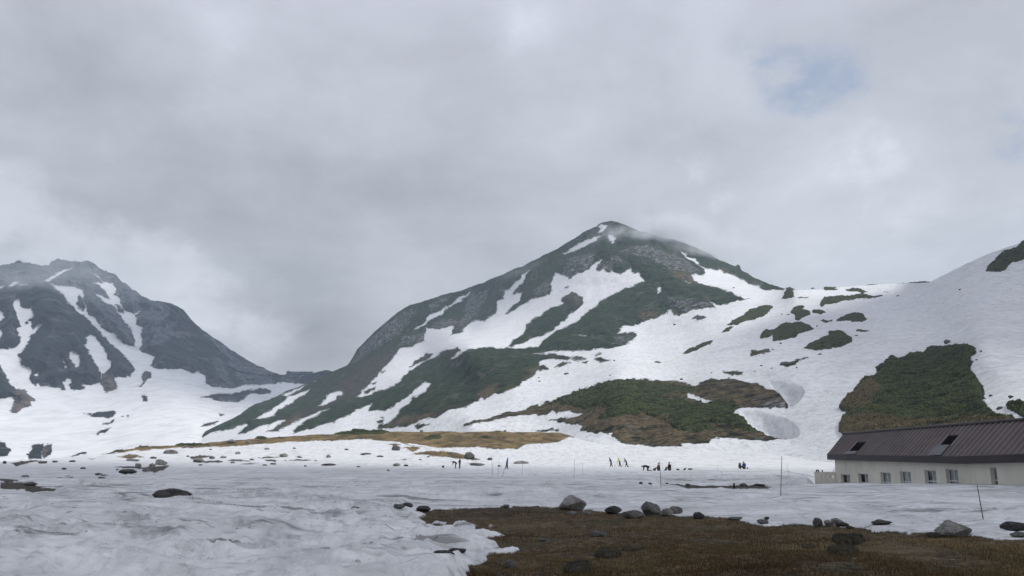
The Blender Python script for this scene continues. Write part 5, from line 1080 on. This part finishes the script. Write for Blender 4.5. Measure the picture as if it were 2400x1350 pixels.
    # low spur to the right of the hut is terrain
# ================================================================== SKY, AIR, LIGHT
def build_sky():
    w = bpy.data.worlds.new('World'); SC.world = w; w.use_nodes = True; T = NT(w.node_tree)
    g = T.n('TexCoord').outputs['Generated']
    sky = T.n('TexSky', sky_type='NISHITA', sun_disc=False, sun_elevation=SUN_EL, sun_rotation=SUN_ROT, altitude=2400, air_density=1.0, dust_density=1.0)
    bg1 = T.n('Background', {'Color': sky.outputs[0], 'Strength': .10})
    # cloud deck: noise in direction space, flattened towards the horizon
    sep = T.n('SeparateXYZ', {'Vector': g}); z = T.m('ADD', T.m('MAXIMUM', sep.outputs[2], 0.0), .30)
    pl = T.n('CombineXYZ', {'X': T.m('DIVIDE', sep.outputs[0], z), 'Y': T.m('DIVIDE', sep.outputs[1], z), 'Z': T.m('MULTIPLY', sep.outputs[2], 1.2)}).outputs[0]
    n1 = T.noise(pl, 2.1, 9, .58, .25); n2 = T.noise(pl, 6.0, 7, .6, .2); n3 = T.noise(g, 9.0, 7, .62, .3)
    wv = T.n('VectorMath', {0: T.n('TexNoise', {'Vector': g, 'Scale': 4.5, 'Detail': 7, 'Roughness': .62}).outputs['Color'], 1: (.5, .5, .5)}, operation='SUBTRACT').outputs[0]
    wv = T.n('VectorMath', {0: wv, 'Scale': .17}, operation='SCALE').outputs[0]
    gd = T.n('VectorMath', {0: g, 1: wv}, operation='ADD').outputs[0]
    def blob(px, py, r0, r1):
        d = Vector([float(v) for v in ray(px, py)]).normalized()
        dist = T.n('VectorMath', {0: gd, 1: d}, operation='DISTANCE').outputs['Value']
        return T.rng(dist, r0 / F, r1 / F, 1, 0)
    L = T.m('MULTIPLY_ADD', T.m('SUBTRACT', n1, .5), .58, .57)
    L = T.m('ADD', L, T.m('MULTIPLY', T.m('SUBTRACT', n2, .5), .10)); L = T.m('ADD', L, T.m('MULTIPLY', T.m('SUBTRACT', n3, .5), .07))
    for px, py, r0, r1, a in ((120, 400, 0, 480, -.13), (600, 500, 0, 400, -.11), (720, 800, 0, 260, -.10), (1100, 480, 0, 400, -.04), 
                              (1990, 360, 0, 150, .03), (1270, 60, 0, 160, .06), (530, 130, 0, 240, .035), (2000, 560, 0, 420, .03), (1600, 60, 0, 380, .035), (2250, 80, 0, 400, .02), (1250, 330, 0, 260, .03), (1900, 640, 0, 260, .02)):
        L = T.m('ADD', L, T.m('MULTIPLY', blob(px, py, r0, r1), a))
    puff = 0.0
    for px, py, r1, a in ((-40, 520, 200, .9), (120, 580, 170, .8), (260, 610, 150, .8), (390, 640, 190, 1.0), (480, 730, 170, .9), (590, 770, 130, .9), (1640, 385, 80, .75), (1690, 470, 80, .6), (1740, 540, 70, .5), (2010, 400, 150, .7), (1250, 60, 150, .36), (540, 120, 170, .26), (2150, 480, 180, .35)):
        puff = T.m('MAXIMUM', puff, T.m('MULTIPLY', blob(px, py, 0, r1), a))
    puff = T.rng(T.m('MULTIPLY', puff, T.m('ADD', T.m('ADD', T.m('MULTIPLY', T.m('SUBTRACT', n3, .5), 2.6), T.m('MULTIPLY', T.m('SUBTRACT', n2, .5), 2.0)), 1.0)), .12, .95)
    L = T.m('ADD', L, T.m('MULTIPLY', puff, .20))
    # added glow low behind the camera, out of frame, for relief in the snow
    lo = T.n('VectorMath', {0: g, 1: Vector((.74, -.56, .38)).normalized()}, operation='DOT_PRODUCT').outputs['Value']
    L = T.m('ADD', L, T.m('MULTIPLY', T.rng(lo, .62, .97), 1.0))
    tint = T.mix(T.rng(sep.outputs[2], .18, .62), (.965, .995, 1.05), (.95, .985, 1.11))
    cloud = T.n('VectorMath', {0: tint, 'Scale': L}, operation='SCALE').outputs[0]
    bg2 = T.n('Background', {'Color': cloud, 'Strength': 1.0})
    hole = 0.0
    hole = blob(1880, 215, 20, 190)
    for px, py, r0, r1, a in ((1790, 150, 0, 110, .8), (1900, 270, 0, 90, .9), (2400, 320, 0, 90, 1.0), (585, -10, 0, 60, .7), (700, -20, 0, 80, .4), (1290, -30, 0, 90, .4)):
        hole = T.m('MAXIMUM', hole, T.m('MULTIPLY', blob(px, py, r0, r1), a))
    tear = T.m('ADD', T.m('MULTIPLY', T.m('SUBTRACT', n3, .5), 4.2), T.m('MULTIPLY', T.m('SUBTRACT', n2, .5), 3.4))
    hole = T.m('MULTIPLY', T.rng(T.m('MULTIPLY', hole, T.m('ADD', tear, .55)), .10, 1.15), .62)
    blue = T.n('Background', {'Color': (.265, .375, .57), 'Strength': 1.0})
    mx0 = T.n('MixShader', {0: .35, 1: blue.outputs[0], 2: bg1.outputs[0]})
    mx = T.n('MixShader', {0: hole, 1: bg2.outputs[0], 2: mx0.outputs[0]})
    o = T.n('OutputWorld'); T.t.links.new(mx.outputs[0], o.inputs[0])
    w.cycles.sampling_method = 'MANUAL'; w.cycles.sample_map_resolution = 512
    s = bpy.data.lights.new('Sun', 'SUN'); s.energy = SUN_E; s.angle = rad(SUN_A); s.color = (1, .965, .915)
    so = link(bpy.data.objects.new('Sun', s)); so.rotation_euler = (-SUN_DIR).to_track_quat('-Z', 'Y').to_euler(); so.location = SUN_DIR * 900
SUN_DIR = Vector((.60, -.16, .78)).normalized(); SUN_E = 2.7; SUN_A = 10.0
SUN_EL = math.asin(SUN_DIR.z); SUN_ROT = math.atan2(SUN_DIR.x, SUN_DIR.y)
def lumpy(name, center, size, mat, seed, flat_bottom=False):
    bm = bmesh.new(); bmesh.ops.create_icosphere(bm, subdivisions=5, radius=1)
    p = np.array([v.co[:] for v in bm.verts]); n = fbm(p[:, 0] * 1.6 + seed, p[:, 1] * 1.6, p[:, 2] * 1.6, 5, seed)
    p = p * (1 + .30 * n)[:, None] * np.array(size)
    for v, q in zip(bm.verts, p): v.co = q
    return bm_obj(name, bm, mat, None, True, center)
def build_air():
    hd = 1.25e-4
    m, T = material('mountain_air'); v = T.n('VolumePrincipled', {'Color': (.70, .83, 1.0, 1), 'Density': hd, 'Anisotropy': .1}); o = T.n('OutputMaterial'); T.t.links.new(v.outputs[0], o.inputs['Volume'])
    bm = bmesh.new(); box(bm, (-2400, -400, -130), (2200, 3150, 780)); h = bm_obj('haze', bm, m); tag(h, kind='stuff')
    def mist(name, px, py, r, size, dens, seed, sc):
        m, T = material('drifting_mist'); tc = T.n('TexCoord').outputs['Object']
        L = T.n('VectorMath', {0: T.map(tc, tuple(1 / s for s in size))}, operation='LENGTH').outputs['Value']
        f = T.m('MULTIPLY', T.rng(L, .25, .95, 1, 0), T.rng(T.noise(tc, sc, 4, .6), .38, .68))
        v = T.n('VolumePrincipled', {'Color': (.93, .95, .98, 1), 'Density': T.m('MULTIPLY', f, dens)}); o = T.n('OutputMaterial'); T.t.links.new(v.outputs[0], o.inputs['Volume'])
        m.cycles.volume_step_rate = 1.0 if hasattr(m.cycles, 'volume_step_rate') else 1
        c = Vector([float(q) for q in at_range(px, py, r)])
        bm = bmesh.new(); bmesh.ops.create_icosphere(bm, subdivisions=3, radius=1.0)
        for q in bm.verts: q.co = Vector((q.co.x * size[0], q.co.y * size[1], q.co.z * size[2]))
        ob = bm_obj(name, bm, m, None, True, c); tag(ob, kind='stuff')
    if MIST:
        mist('mist', 1535, 556, 1200, (120, 90, 46), .06, 1, .018)
        mist('mist', 1660, 590, 1160, (110, 80, 30), .03, 3, .02)
        mist('mist', 1250, 640, 1330, (90, 60, 26), .008, 3, .02)
        mist('mist', 120, 655, 1880, (330, 130, 90), .005, 2, .008)
    # solid unseen clouds, added to shade the near plateau, right-hand hill and far mountain
    m, T = material('shade_cloud'); v = T.n('TexCoord').outputs['Object']
    d = T.n('BsdfDiffuse', {'Color': (.9, .9, .92, 1)}); t = T.n('BsdfTranslucent', {'Color': (.9, .9, .92, 1)}); mx = T.n('MixShader', {0: .5, 1: d.outputs[0], 2: t.outputs[0]}); o = T.n('OutputMaterial'); T.t.links.new(mx.outputs[0], o.inputs[0])
    if SHADE_CLOUDS:
        def cl(x, y, H, sx, sy, seed):
            k = H / SUN_DIR.z; c = Vector((x + SUN_DIR.x * k, y + SUN_DIR.y * k, H)); c_ = lumpy('cloud', c, (sx, sy, 22 + H * .02), m, seed); tag(c_, kind='stuff')
        cl(-95, 40, 330, 130, 125, 3)
        cl(75, -25, 330, 170, 105, 5)
        cl(245, 390, 420, 175, 280, 8)
        cl(-620, 1750, 2500, 620, 520, 9)
def build_camera():
    cam = bpy.data.cameras.new('Camera'); cam.sensor_width = 36; cam.lens = F / 2400 * 36; cam.clip_end = 20000; cam.clip_start = .1
    o = link(bpy.data.objects.new('Camera', cam)); o.location = (0, 0, EYE); o.rotation_euler = (math.pi / 2 + PITCH, 0, 0); SC.camera = o
    SC.view_settings.view_transform = 'Standard'; SC.view_settings.look = 'None'; SC.view_settings.exposure = 0; SC.view_settings.gamma = 1; SC.view_settings.use_curve_mapping = False
    SC.render.engine = 'CYCLES'; SC.cycles.use_denoising = True; SC.cycles.denoising_prefilter = 'ACCURATE'; SC.cycles.use_adaptive_sampling = False; SC.cycles.max_bounces = 6; SC.cycles.diffuse_bounces = 3; SC.cycles.volume_bounces = 2; SC.cycles.transparent_max_bounces = 12
    SC.cycles.volume_max_steps = 256; SC.cycles.volume_step_rate = 2.0
MIST = True; SHADE_CLOUDS = True
import time as _t
_t0 = _t.time()
def run(f):
    f(); print('%-16s %.1fs' % (f.__name__, _t.time() - _t0))
for f in (build_camera, build_sky, build_ground, build_slopes, build_far, build_scrub, build_rocks, build_poles, build_people, build_tools, build_hotel, build_hut, build_grass, build_air): run(f)
